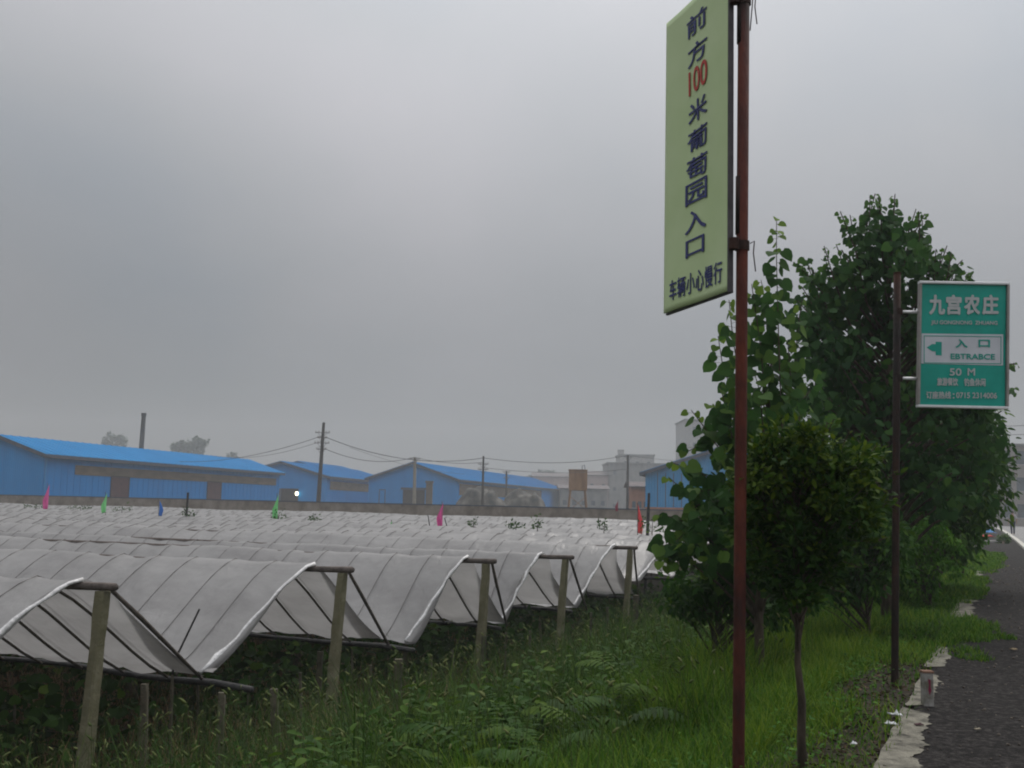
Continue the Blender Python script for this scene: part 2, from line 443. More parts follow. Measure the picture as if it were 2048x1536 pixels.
# broken pale concrete strip along the pavement's edge
def edge_strip():
    V = []; F = []
    def strip(u0, u1, w0, w1):
        n = max(6, int((u1 - u0) / .035)); base = len(V)
        for i in range(n + 1):
            t = i / n; u = u0 + (u1 - u0) * t
            le = np.interp(u, [-12, 10, 16, 30, 50], [-.55, -.55, -.56, -.68, -1.0])
            w = w0 + (w1 - w0) * t
            j = mnoise.noise(Vector((u * 2.2, 3.1, 0))) * .45 + mnoise.noise(Vector((u * 7.0, 9.1, 0))) * .25 + mnoise.noise(Vector((u * 21.0, 2.1, 0))) * .22
            ends = min(1, t * n / 4, (1 - t) * n / 4)
            wr = max(.004, w * (1 + j) * ends)
            l = -.03 * mnoise.noise(Vector((u * 3.0, 7.7, 0)))
            V.append(W(u, le - .06 + l, -.02)); V.append(W(u, le - .05 + l, .03)); V.append(W(u, le - .05 + wr, .022))
        for i in range(n):
            a = base + i * 3
            F.append((a, a + 3, a + 4, a + 1)); F.append((a + 1, a + 4, a + 5, a + 2))
    for s in [(2.0, 7.35, .20, .16), (7.45, 9.1, .15, .12), (9.4, 11.0, .16, .11), (14.2, 17.5, .26, .2), (17.8, 23.0, .20, .2), (23.3, 30.0, .22, .25), (30.5, 39.0, .3, .35)]:
        strip(*s)
    m_ = MB(); m_.add(V, [f[::-1] for f in F]); return m_
edge_mat = surf('crumbling_concrete_edge', (.06, .055, .045), (.24, .225, .18), (.16, .15, .12), scale=9, rough=.95, bump=1.0, bscale=50, detail=9, ramp=(.34, .6))
tag(edge_strip().build('concrete_edging', edge_mat), kind='structure')

# ---------------------------------------------------------------- vineyard wall
wroot = thing('boundary_wall', W(69, -100, 0), 'long grey-brown block wall with a dark cap behind the plastic covered vineyard', 'wall')
wallm = surf('rough_block_wall', (.13, .105, .085), (.25, .215, .18), (.19, .16, .13), scale=1.1, rough=.95, bump=.8, bscale=8, detail=9)
w_ = MB(); w_.prism([W(69, -130, -2.0), W(69, -1.6, -2.0), W(69, -1.6, 1.18), W(69, -130, 1.26)], uu * .24); w_.build('masonry', wallm, wroot)
w_ = MB(); w_.prism([W(68.96, -130, 1.262), W(68.96, -1.6, 1.182), W(68.96, -1.6, 1.25), W(68.96, -130, 1.34)], uu * .32); w_.build('coping', MT['trim'], wroot)
# ---------------------------------------------------------------- haze comes last, structures first
# ---------------------------------------------------------------- warehouses
def warehouse(px, py, heading, L, width, side, ze, zr, label, front='bluewall', flank='bluewall_side', zgap=0.0):
    c = pz(px, py, ze); c[2] = 0.0
    h = math.radians(heading)
    r = thing('warehouse', c, label, 'warehouse', rz=-h)
    x0, x1 = (-width, 0) if side > 0 else (0, width)
    xm = (x0 + x1) / 2
    b = MB(); b.box((x1 - .1, .1, 0), (x1, L - .1, ze))
    q_ = .6
    while q_ < L - .4 and side > 0:
        b.box((x1 + .001, q_, .01), (x1 + .035, q_ + .09, ze - .3)); q_ += 1.05
    b.build('side_wall', MT[flank], r, local=True); b = MB(); b.box((x0, .1, 0), (x0 + .1, L - .1, ze))
    b.build('side_wall', MT[flank], r, local=True)
    b = MB(); b.prism([(x0, 0, 0), (x1, 0, 0), (x1, 0, ze), (xm, 0, zr), (x0, 0, ze)], (0, .1, 0))
    b.build('gable_wall', MT[front], r, local=True); b = MB()
    b.prism([(x0, L - .1, 0), (x1, L - .1, 0), (x1, L - .1, ze), (xm, L - .1, zr), (x0, L - .1, ze)], (0, .1, 0))
    b.build('gable_wall', MT[front], r, local=True)
    ov = .55; sl = (zr - ze) / (width / 2); t = .12
    rf = MB()
    for s, xe in ((1, x1 + ov), (-1, x0 - ov)):
        zl = ze - sl * ov
        rf.prism([(xm, -ov, zr + .02), (xe, -ov, zl + .02), (xe, -ov, zl + .02 + t), (xm, -ov, zr + .02 + t)], (0, L + 2 * ov, 0))
    q_ = 0.0
    while q_ < L:
        for xe in ((x1 + ov,) if side > 0 else (x0 - ov,)):
            zl = ze - sl * ov
            rf.prism([(xm, q_, zr + .023 + t), (xe, q_, zl + .023 + t), (xe, q_, zl + .08 + t), (xm, q_, zr + .08 + t)], (0, .10, 0))
        q_ += 1.3
    rf.build('roof', MT['blueroof'], r, local=True)
    tr = MB()
    for s, xe in ((1, x1 + ov), (-1, x0 - ov)):
        zl = ze - sl * ov
        tr.prism([(xm, -ov - .06, zr - .28), (xe, -ov - .06, zl - .28), (xe, -ov - .06, zl + .1), (xm, -ov - .06, zr + .1)], (0, .055, 0))
        tr.box((min(xe, xe + s * .06), -ov, zl - .25), (max(xe, xe + s * .06), L + ov, zl + .1))
    tr.build('fascia', MT['trim'], r, local=True)
    return r, c, h, (x0, x1, xm)
def along(r, c, h, px, py):     # distance down the long side
    return line_hit(px, py, c, (math.sin(h), math.cos(h)))
def across(r, c, h, px, py):    # position across the gable
    return line_hit(px, py, c, (math.cos(h), -math.sin(h)))
def zat(px, py, Y): return float(pt(px, py, Y)[2])

# W1 big shed at the left
r, c, h, X = warehouse(90, 907, 13.9, 52.5, 10.6, 1, 5.5, 7.25, 'long bright blue shed filling the left edge of the photo, with two dark doors')
a0, a1 = along(r, c, h, 150, 930), along(r, c, h, 552, 955)
MB().box((.04, a0, 3.55), (.07, a1, 4.55)).build('opening_strip', MT['strip'], r, local=True)
for (xa, xb, zt) in ((222, 256, 4.0 - .35), (415, 441, 3.75 - .2)):
    d0, d1 = along(r, c, h, xa, 970), along(r, c, h, xb, 970)
    d = MB(); d.box((.04, d0, .02), (.08, d1, 3.5)); dd = d.build('door', MT['maroon'], r, local=True)
    f = MB(); f.box((.04, d0 - .15, .02), (.12, d0 - .01, 3.65)); f.box((.04, d1 + .01, .02), (.12, d1 + .15, 3.65)); f.box((.04, d0 - .01, 3.51), (.12, d1 + .01, 3.65)); f.build('door_frame', MT['dark'], dd, local=True)
dp = MB(); dp.tube([(.1, .15, 0), (.1, .15, 5.3)], .07); dp.build('downpipe', MT['bluelight'], r, local=True)
# W2
r, c, h, X = warehouse(655, 952, 10, 40, 16, 1, 5.5, 7.7, 'blue shed behind the tall leaning utility pole, with a wide black doorway and a lamp')
x0, x1 = across(r, c, h, 562, 980), across(r, c, h, 597, 980)
d = MB().box((x0, -.05, .02), (x1, .0, 3.35)).build('doorway', MT['dark'], r, local=True)
MB().box((x0 - .75, -.07, .02), (x0 - .05, -.0, 3.3)).build('door_jamb', MT['strip'], r, local=True)
a0, a1 = along(r, c, h, 660, 960), along(r, c, h, 745, 965)
MB().box((.04, a0, 3.3), (.07, a1, 4.7)).build('opening_strip', MT['strip'], r, local=True)
lx = across(r, c, h, 595, 987); lz = zat(595, 987, c[1])
lm = MB()
for i in range(5):
    a = -math.pi / 2 + math.pi * i / 4
lm.tube([(lx, -.30, lz - .32), (lx, -.30, lz - .25), (lx, -.30, lz), (lx, -.30, lz + .25), (lx, -.30, lz + .32)], [.08, .2, .27, .2, .08], 10)
la = lm.build('lamp', emis('lamp_glow', (1, .93, .66), 4.0), r, local=True, smooth=True)
lb = MB(); lb.box((lx - .06, -.28, lz + .33), (lx + .06, -.0, lz + .43)); lb.box((lx - .25, -.55, lz + .30), (lx + .25, -.05, lz + .325)); lb.build('lamp_bracket', MT['dark'], la, local=True)
# W3: small roof with a raised vent ridge behind W2
r, c, h, X = warehouse(640, 936, 10, 26, 9, 1, 7.9, 9.1, 'small blue roofed shed peeping over the roofs between the left and middle sheds', front='trim', flank='conc')
# W4
r, c, h, X = warehouse(915, 958, 15, 84, 15.6, 1, 5.5, 8.1, 'blue shed in the middle whose gable has a dark doorway, behind a pale pole')
x0, x1 = across(r, c, h, 806, 985), across(r, c, h, 850, 985)
fr = MB(); fr.box((x0, -.04, .02), (x1, .0, 3.6)); dd = fr.build('doorway', MT['dark'], r, local=True)
x2 = across(r, c, h, 858, 985)
MB().box((x0 - .3, -.3, 3.62), (x2, -.05, 3.95)).build('lintel', MT['trim'], r, local=True)
xw0, xw1 = across(r, c, h, 758, 985), across(r, c, h, 771, 985)
w = MB(); w.box((xw0, -.05, 1.2), (xw0 + .12, 0, 3.6)); w.box((xw1 - .12, -.05, 1.2), (xw1, 0, 3.6)); w.box((xw0 + .12, -.05, 3.48), (xw1 - .12, 0, 3.6)); w.build('window', MT['trim'], r, local=True)
a1 = 60
MB().box((.04, 1.0, 2.9), (.07, a1, 4.75)).build('opening_strip', MT['strip'], r, local=True)
cp = pt(858, 1000, float(c[1]) - 8); 
bp_ = thing('brick_pillar', (cp[0], cp[1], 0), 'narrow brown brick pillar standing beside the dark doorway of the middle shed', 'pillar')
b = MB(); b.box((-.5, -.5, 0), (.5, .5, zat(858, 966, cp[1]))); b.build('shaft', MT['strip'], bp_, local=True)
b = MB(); b.box((-.62, -.62, zat(858, 966, cp[1]) + .004), (.62, .62, zat(858, 962, cp[1]))); b.build('cap', MT['strip'], bp_, local=True)
# W5
r, c, h, X = warehouse(1291, 944, 14, 40, 21.6, -1, 5.4, 9.0, 'pale blue gable end of the shed half hidden behind the poplar leaves', front='bluelight', flank='bluelight')
MB().box((0, -.06, 0), (21.6, -.001, 1.5)).build('plinth', MT['brick'], r, local=True)
xs = [across(r, c, h, q, 990) for q in range(1315, 1480, 16)]
sm = MB()
for q in xs: sm.box((q - .04, -.03, 1.52), (q + .04, -.001, 5.3))
sm.build('panel_seam', MT['trim'], r, local=True)

# ---------------------------------------------------------------- mounds under tarpaulin
def mound(px0, px1, pytop, Y, label, seed, depth=7.0):
    a, b = pt(px0, 1000, Y), pt(px1, 1000, Y)
    w = b[0] - a[0]; H = zat((px0 + px1) / 2, pytop, Y)
    n, m_ = 40, 18
    V = []; F = []
    for j in range(m_ + 1):
        for i in range(n + 1):
            x, y = i / n, j / m_
            prof = (1 - abs(2 * x - 1) ** 2.6) ** .75 * (1 - abs(2 * y - 1) ** 2.2) ** .8
            nz = mnoise.fractal(Vector((x * 5 + seed, y * 4, seed)), 1.0, 2.0, 4)
            V.append((a[0] + w * x, Y + (y - .5) * depth, max(0, prof * H * (1 + .28 * nz)) - .01))
    for j in range(m_):
        for i in range(n):
            q = j * (n + 1) + i; F.append((q, q + 1, q + n + 2, q + n + 1))
    o = MB().add(V, F).build('tarpaulin_mound', MT['tarp'], loc=((a[0] + b[0]) / 2, Y, 0), smooth=True)
    return tag(o, label, 'mound', 'covered heaps by the middle shed')
mound(905, 1022, 978, 128, 'grey brown heap under sheeting in front of the middle shed, the left and taller one', 1.3)
mound(995, 1098, 984, 131, 'dark low heap under sheeting at the far end of the middle shed, the right one', 5.1)

# ---------------------------------------------------------------- far buildings
def block(px0, px1, pytop, Y, D, label, wall, cat='building', name='building', floors=3, ncols=4, roof=None, ybase=0.0, skew=0.0, win=(.9, 1.1), parapet=True, roofh=1.2):
    a, b = pt(px0, 1000, Y), pt(px1, 1000, Y)
    w = b[0] - a[0]; H = zat((px0 + px1) / 2, pytop, Y)
    r = thing(name, (a[0], Y, ybase), label, cat, rz=skew)
    body = MB(); body.box((0, 0, 0), (w, D, H)); body.build('wall', wall, r, local=True)
    if roof == 'gable':
        rf = MB()
        rf.prism([(-.5, -.5, H - .1), (-.5, D / 2, H + roofh), (-.5, D + .5, H - .1), (-.5, D + .5, H - .02), (-.5, D / 2, H + roofh + .15), (-.5, -.5, H + .02)], (w + 1.0, 0, 0)); rf.build('roof', MT['rooft'], r, local=True)
    elif parapet:
        rf = MB(); rf.box((-.35, -.35, H + .003), (w + .35, D + .35, H + .35)); rf.build('roof', MT['conc_dark'], r, local=True)
    fh = H / floors
    for f in range(floors):
        for i in range(ncols):
            cx = w * (i + .5) / ncols; z0 = fh * f + fh * .32
            ww, wh = min(win[0], w / ncols * .6), min(win[1], fh * .5)
            o = MB().box((cx - ww / 2, -.05, z0), (cx + ww / 2, -.001, z0 + wh)).build('window', MT['glass'], r, local=True)
            fr = MB(); fr.box((cx - ww / 2 - .1, -.09, z0 - .12), (cx + ww / 2 + .1, -.001, z0 - .005)); fr.build('sill', MT['conc'], o, local=True)
    return r, w, H
block(1216, 1345, 928, 300, 18, 'grey concrete block left of the pale blue gable, with a flat topped storey above', MT['conc_dark'], floors=3, ncols=5)
rr, w, H = block(1240, 1308, 911, 312, 13, 'upper flat roofed grey storey with a stub chimney behind the grey concrete block', MT['conc'], floors=4, ncols=3)
a_ = pt(1243, 905, 312); lx = a_[0] - rr.location[0]
MB().box((lx - .9, 1, H + .36), (lx + .9, 2.8, zat(1243, 899, 313))).build('chimney', MT['conc'], rr, local=True)
block(1371, 1478, 841, 300, 18, 'tall pale grey block rising over the pale blue gable behind leaves', MT['conc'], floors=6, ncols=3)
block(1066, 1140, 953, 340, 13, 'low pink brown house with dark roof left of the rusty tank', MT['pinkwall'], name='house', cat='house', floors=2, ncols=4, roof='gable')
block(1172, 1218, 950, 300, 13, 'pinkish two storey house between the rusty tank and the grey block', MT['pinkwall'], name='house', cat='house', floors=2, ncols=2, roof='gable')
block(1120, 1215, 977, 240, 8, 'low grey shed under and behind the rusty tank', MT['conc_dark'], name='low_shed', cat='shed', floors=1, ncols=5, roof='gable', roofh=.7)
block(1262, 1297, 973, 150, 5, 'small orange brick hut at the foot of the pale blue gable', MT['brick'], name='brick_hut', cat='hut', floors=1, ncols=3, roof='gable', roofh=.6, win=(.5, .9))
bm = surf('beige_plaster', (.20, .18, .165), (.27, .245, .22), scale=.5, rough=.95)
block(2001, 2140, 893, 150, 14, 'beige three storey building behind the road at the right edge', bm, floors=3, ncols=5, win=(1.5, 1.9))

# ---------------------------------------------------------------- water tank on legs
tp = pt(1155, 1000, 128); s_ = 128 / 2100
tk = thing('water_tank', (tp[0], tp[1], 0), 'square rust brown tank raised on four thin legs', 'water tank')
w2 = 17 * s_; zb, zt = zat(1155, 981, 128), zat(1155, 941, 128)
MB().box((-w2, -w2, zb), (w2, w2, zt)).build('tank', MT['tank'], tk, local=True)
t_ = MB()
for k in (-1, -.33, .33, 1): t_.box((k * w2 - .04, -w2 - .05, zb), (k * w2 + .04, -w2 - .001, zt))
t_.box((-w2 - .08, -w2 - .08, zt + .003), (w2 + .08, w2 + .08, zt + .1)); t_.build('rib', MT['tank'], tk, local=True)
MB().tube([(w2 * .5, 0, zt + .1), (w2 * .5, 0, zt + .6), (w2 * .75, 0, zt + .7), (w2 * .85, 0, zt + .1)], .05, 6).build('pipe', MT['trim'], tk, local=True)
for sx in (-1, 1):
    for sy in (-1, 1):
        MB().tube([(sx * w2 * 1.15, sy * w2 * 1.15, 0), (sx * w2 * .85, sy * w2 * .85, zb)], .09, 6).build('leg', MT['tank'], tk, local=True)
b = MB(); b.tube([(-w2 * 1.05, -w2 * 1.02, .9), (w2 * .95, -w2 * .95, 2.6)], .035, 5); b.tube([(w2 * 1.05, -w2 * 1.02, .9), (-w2 * .95, -w2 * .95, 2.6)], .035, 5); b.build('brace', MT['tank'], tk, local=True)

# ---------------------------------------------------------------- utility poles and wires
def upole(px, pyt, Y, pxb, r0, r1, arms, label, mat='polem', insul=True):
    top = pt(px, pyt, Y); base = pt(pxb, 1000, Y); base[2] = float(gz(base[0], base[1]))
    # extend the lean down to the ground
    tz = zat(pxb, 1000, Y); k = (top[2] - base[2]) / (top[2] - tz) if abs(top[2] - tz) > .1 else 1
    base[0] = top[0] + (base[0] - top[0]) * k
    r = thing('utility_pole', base, label, 'utility pole', 'utility poles beyond the vineyard wall')
    MB().tube([base, base + (top - base) * .5, top], [r0, (r0 + r1) / 2, r1], 8).build('pole', MT[mat], r)
    hs = []
    for (py, half) in arms:
        f = (zat(px, py, Y) - base[2]) / (top[2] - base[2]); c_ = base + (top - base) * f
        m_ = MB(); m_.box((c_[0] - half, c_[1] - r0 - .09, c_[2] - .03), (c_[0] + half, c_[1] - r0 - .03, c_[2] + .03))
        for sx in (-1, 1): m_.tube([(c_[0] + sx * half * .6, c_[1] - r0 - .04, c_[2] - .05), (c_[0] + sx * r1 * .7, c_[1] - r0 - .02, c_[2] - .45)], .018, 4)
        ao = m_.build('crossarm', MT['polem'], r)
        for sx in (-.92, -.5, .5, .92):
            MB().tube([(c_[0] + sx * half, c_[1] - r0 - .045, c_[2] + .052), (c_[0] + sx * half, c_[1] - r0 - .045, c_[2] + .12), (c_[0] + sx * half, c_[1] - r0 - .045, c_[2] + .2)], [.05, .07, .04], 6).build('insulator', MT['conc'], ao)
        hs.append(c_ + np.array([0, -r0 - .05, .2]))
    return r, hs, top
u1, h1, t1 = upole(647.5, 845, 104, 637, .24, .14, [(866, .72), (876, .45), (886.5, .72), (899, .5)], 'tallest dark leaning pole with several crossarms before the second shed')
u2, h2, t2 = upole(830, 915, 118, 828.5, .22, .16, [(918, .6)], 'pale pole with a single crossarm in front of the middle gable', 'polelight')
u3, h3, t3 = upole(967, 912, 112, 965, .15, .10, [(928.5, .55), (939, .55)], 'thin dark pole with two crossarms before the roof of the middle shed')
u4, h4, t4 = upole(1013, 942, 150, 1012.5, .17, .12, [(944, .55), (956, .4)], 'short pole with two crossarms above the far end of the middle shed')
u5, h5, t5 = upole(1256, 911, 125, 1255, .17, .13, [(914, .5)], 'slim dark pole in front of the grey concrete block', insul=False)
def wire(name_label, a, b, sag, r=.028, n=14):
    a, b = np.array(a, float), np.array(b, float)
    pts = [a + (b - a) * (i / n) - np.array([0, 0, sag * 4 * (i / n) * (1 - i / n)]) for i in range(n + 1)]
    o = MB().tube(pts, r, 4).build('power_line', MT['wirem'], loc=(a + b) / 2)
    return tag(o, name_label, 'power line', 'overhead wires beyond the vineyard')
wire('wire running left from the tallest pole over the first shed roof', h1[1], pt(330, 921, 135), 1.0)
wire('lower wire running left from the tallest pole toward the first shed', h1[2], pt(430, 912, 150), .8, .02)
wire('upper wire from the tallest pole to the thin dark pole', h1[1], t3 - np.array([0, 0, .2]), 1.2, .032)
wire('lower wire from the tallest pole to the pale pole', h1[3], h2[0], .9, .032)
wire('wire from the pale pole to the thin dark pole', h2[0], h3[0], .35, .022)
wire('upper wire from the thin dark pole to the slim pole by the grey block', t3 - np.array([0, 0, .2]), h5[0], .7, .03)
wire('lower wire from the thin dark pole to the slim pole by the grey block', h3[1], t5 - np.array([0, 0, 1.6]), .5, .022)
wire('wire from the slim pole past the tall grey block', h5[0], pt(1470, 921, 140), .4, .022)
wire('upper faint wire crossing the sky above the road at the right edge', pt(1900, 846, 130), pt(2200, 829, 120), .8, .03)
wire('lower faint wire crossing the sky above the road at the right edge', pt(1900, 861, 130), pt(2200, 850, 120), .8, .03)
wire('thin low wire between the first and the middle shed', pt(700, 895, 120), pt(930, 948, 160), .6, .02)
# chimney stack behind the first shed
cb = pt(280.5, 900, 140); cz = zat(282, 826, 140)
ch = thing('chimney_stack', (cb[0], cb[1], 0), 'tall thin dark chimney stack rising behind the roof of the first shed', 'chimney')
MB().tube([(0, 0, 0), (.1, 0, cz * .5), (.18, 0, cz - .4)], [.42, .34, .28], 12).build('shaft', MT['polem'], ch, local=True)
MB().tube([(.18, 0, cz - .395), (.18, 0, cz)], .34, 12).build('rim', MT['polem'], ch, local=True)
# ================================================================ VINEYARD SHELTERS
ROW_U = [6.85, 10.25, 13.25, 15.85, 19.5]
ROW_V = [-6.9, -6.74, -6.38, -6.25, -6.38]
ROW_Z = [.50, .50, .50, .47, .52]
uk = 23.0
while uk < 66.5:
    ROW_U.append(uk); ROW_V.append(-6.4 + random.uniform(-.2, .2)); ROW_Z.append(.5 + random.uniform(-.05, .05)); uk += 3.32
GUT_U = [(ROW_U[i] + ROW_U[i + 1]) / 2 for i in range(len(ROW_U) - 1)]
GUT_U[0], GUT_U[1], GUT_U[2], GUT_U[3] = 8.62, 11.95, 14.8, 17.9
GUT_U = [ROW_U[0] - 1.7] + GUT_U + [ROW_U[-1] + 1.6]
ZG = -.55
def prof(t): t = np.abs(t); return .62 * t ** 1.22 + .38 * t * t * (3 - 2 * t)
def rough_post(m_, a, b, w0, w1, n=14, amp=.006):
    a = np.array(a, float); b = np.array(b, float); vs = []; fs = []
    for i in range(n + 1):
        t = i / n; c_ = a + (b - a) * t; w_ = w0 + (w1 - w0) * t
        for sx, sy in ((-1, -.72), (-.72, -1), (.72, -1), (1, -.72), (1, .72), (.72, 1), (-.72, 1), (-1, .72)):
            j = random.uniform(-1, 1) * amp * (2.2 if random.random() < .12 else 1)
            vs.append((c_[0] + sx * (w_ + j), c_[1] + sy * (w_ + j), c_[2]))
    for i in range(n):
        for k in range(8): fs.append((i * 8 + k, i * 8 + (k + 1) % 8, i * 8 + 8 + (k + 1) % 8, i * 8 + 8 + k))
    fs.append(tuple(range(7, -1, -1))); fs.append(tuple(n * 8 + k for k in range(8)))
    m_.add(vs, fs)
ORD = ['nearest', 'second nearest', 'third nearest', 'fourth nearest', 'fifth nearest']
hoop_mesh = {}
G_SH = 'plastic covered grape shelters'
for k, (U_, V_, Z_) in enumerate(zip(ROW_U, ROW_V, ROW_Z)):
    n_rows = len(ROW_U)
    length = min(-(-1.302 * U_ - 3.0) + V_, 86)      # visible length to the left
    length = max(6.0, 1.302 * U_ + 3.0 + V_)
    if k < 5:
        lab = ['nearest shelter, its wooden ridge end at the left with a long bar pointing right beneath',
               'second shelter from the camera, its ridge end just left of the middle of the field',
               'third shelter from the camera, its pale post left of the pink flag',
               'fourth shelter from the camera, post standing under a long dark ridge end',
               'fifth shelter from the camera, the last ridge end clear of the poplar leaves'][k]
        grp = G_SH
    elif k == n_rows - 1: lab, grp = 'farthest plastic shelter row, right in front of the block wall', G_SH
    else:
        fromwall = n_rows - k
        lab = (['sixth', 'seventh', 'eighth', 'ninth', 'tenth', 'eleventh', 'twelfth'][k - 5] + ' film shelter row counted from the camera across the rippled grey field') if k < 12 else \
              (['', '', 'second', 'third', 'fourth', 'fifth', 'sixth', 'seventh', 'eighth', 'ninth'][fromwall] + ' film shelter row counted back from the block wall')
        grp = G_SH
    base = W(U_, V_, 0); base[2] = -1.95
    root = thing('rain_shelter', base, lab, 'vineyard shelter', grp, rz=-TH)
    zr = Z_ + 1.95; zg = ZG + 1.95 + (0 if k < 5 else .3)
    sn, sf = GUT_U[k] - U_ + .05, GUT_U[k + 1] - U_ - .05
    near = k < 5
    foff = [.33, .47, .38, .50, .40][k] if near else .32
    # --- film cover
    dx = .12 if k < 3 else .2 if k < 8 else .3
    hs = .6 if k < 5 else .72 if k < 10 else .95
    if length / hs > 98: hs = length / 98
    nx = int(length / dx); ns = 20 if near else 12
    X = -np.linspace(0, length, nx + 1)
    S = np.concatenate([np.linspace(sn, 0, ns + 1), np.linspace(0, sf, ns + 1)[1:]])
    XX, SS = np.meshgrid(X, S, indexing='ij')
    T = np.where(SS < 0, SS / sn, SS / sf)
    ZZ = zr + .035 - (zr - zg) * prof(T)
    ph = (-XX % hs) / hs
    ZZ -= (.035 if near else .06) * np.sin(np.pi * ph) * (0.35 + np.sin(np.pi * np.clip(T, 0, 1)) ** 1)
    # uneven slackness, drawn from a few waves
    r0 = random.uniform(0, 9)
    ZZ += (.030 * np.sin(XX * 1.9 + SS * 2.1 + r0) * np.cos(SS * 1.3 - XX * .7 + r0) + .022 * np.sin(XX * 5.3 + r0 * 3 + SS * 4) * T) * np.sin(np.pi * ph)
    lw = (.05 if k > 4 else .015)
    ZZ += lw * np.sin(XX * .35 + r0 * 2)
    XX2 = XX + np.where(XX == 0, -.25 * T * (SS < 0) - .40 * T * (SS > 0) - .05, 0) - foff - .05 * np.sin(SS * 3 + r0) * (XX == 0)
    V = np.stack([XX2, SS, ZZ], -1).reshape(-1, 3)
    a_, b_ = XX.shape; idx = np.arange(a_ * b_).reshape(a_, b_)
    Q = np.stack([idx[:-1, :-1], idx[:-1, 1:], idx[1:, 1:], idx[1:, :-1]], -1).reshape(-1, 4)
    o = np_mesh('film_cover', V, Q, MT['film'], smooth=True); o.parent = root
    # --- gathered pale hem on the near slope's end (and far slope, thinner)
    m_ = MB(); P = []
    for i in range(15):
        t = i / 14
        P.append((-foff - .04 - .25 * t - .012 * math.sin(i * 1.7), sn * t, zr + .04 - (zr - zg) * prof(t)))
    rr = [.010 + .008 * abs(math.sin(i * .9 + k)) + .008 * random.random() for i in range(15)]
    if k in (0, 1): rr[-3] *= 1.7; rr[-2] *= 1.6
    m_.tube(P, rr, 7, jit=.5); m_.build('hem', MT['hem'], root, local=True, smooth=True)
    # --- ridge pole, gutter pole, post, brace
    wd = MT['wood_dark']
    m_ = MB(); n_ = 10
    ends = .02
    m_.tube([(ends, 0, zr - .012), (ends - .02, 0, zr - .01)] + [(-.4 - i * (length - .4) / n_, .01 * math.sin(i * 2.1), zr - (.02 if near else .12) - .012 * math.sin(i)) for i in range(n_ + 1)],
            [.028, .036] + [.036 - .001 * i for i in range(n_ + 1)], 9, jit=.15)
    m_.build('ridge_pole', wd, root, local=True, smooth=True)
    gy = GUT_U[k + 1] - U_
    m_ = MB(); gx0 = [-.02, -.1, -.35, -.55, -.4][k] if near else -.3
    gx0 = [.12, -.12, -.62, -.8, -.5][k] if near else -.4
    m_.tube([(gx0, gy, zg - .06), (gx0 - .02, gy, zg - .058)] + [(gx0 - .5 - i * (length - 1) / n_, gy + .012 * math.sin(i * 1.3), zg - (.035 if near else .14) - .02 * math.sin(i * 1.1)) for i in range(n_ + 1)],
            [.024, .033] + [.034 - .001 * i for i in range(n_ + 1)], 8, jit=.2)
    m_.build('gutter_pole', MT['wood_wet'], root, local=True, smooth=True)
    # leaning end post
    lean = .17
    pm = MB(); hw = .052
    zt_ = zr - .05
    rough_post(pm, (-.13 - lean, 0, -.6), (-.13, 0, zt_), .064, .049)
    po = pm.build('end_post', MT['post'], root, local=True)
    if near:
        MB().tube([(-.06, .04, zr - .05), (-.20, gy * .30, zr - .32), (-.36, gy * .65, zr - .69), (-.52, gy, zg - .01)], [.02, .022, .02, .018], 7, jit=.2).build('brace', wd, root, local=True, smooth=True)
        for xx in np.arange(-3.2, -min(length, 16), -3.0):
            MB().box((xx - .05, -.05, -.3), (xx + .05, .05, zr - .07)).build('support_post', MT['post_old'], root, local=True)
    # --- hoops: half arches each side of the ridge, one mesh shared, an object each
    key = (round(sn, 2), round(sf, 2), round(zr, 2), near)
    rad = .015 if near else .014
    hm = MB()
    for s_end in (sn, sf):
        P = [(0.0, s_end * t, zr - .012 - (zr - zg) * prof(t)) for t in (0.0, .12, .25, .4, .55, .7, .85, 1.0)]
        hm.tube(P, rad, 6 if near else 4)
    cm = MB()
    for s_end in (sn, sf):
        cm.tube([(0.0, s_end * t, zr + .041 - (zr - zg) * prof(t)) for t in (0.0, .12, .25, .4, .55, .7, .85, .97)], .0045 if near else .008 if k < 10 else .012, 4)
    first = cfirst = None
    nh = int((length - .6) / hs)
    for i in range(1, nh + 1):
        xx = -i * hs
        x = xx - foff; z_ = lw * math.sin(xx * .35 + r0 * 2)
        if first is None:
            first = hm.build('hoop', MT['bamboo'], root, local=True, smooth=True); h_ = first
            cfirst = cm.build('cord', MT['cord'], root, local=True, smooth=True); c_ = cfirst
        else:
            h_ = first.copy(); col.objects.link(h_); h_.parent = root
            c_ = cfirst.copy(); col.objects.link(c_); c_.parent = root
        h_.location = (x, 0, z_ - .01); c_.location = (x, 0, z_)
# leaning stick at the first gutter pole
a, b = pu(347, 1326, 8.5), pu(399, 1218, 8.5)
tag(MB().tube([a - np.array([0, 0, .9]), a, b], [.012, .012, .010], 6).build('bamboo_stick', MT['wood_wet'], loc=a), 'thin dark stick leaning up against the film beside the nearest shelter', 'stick')

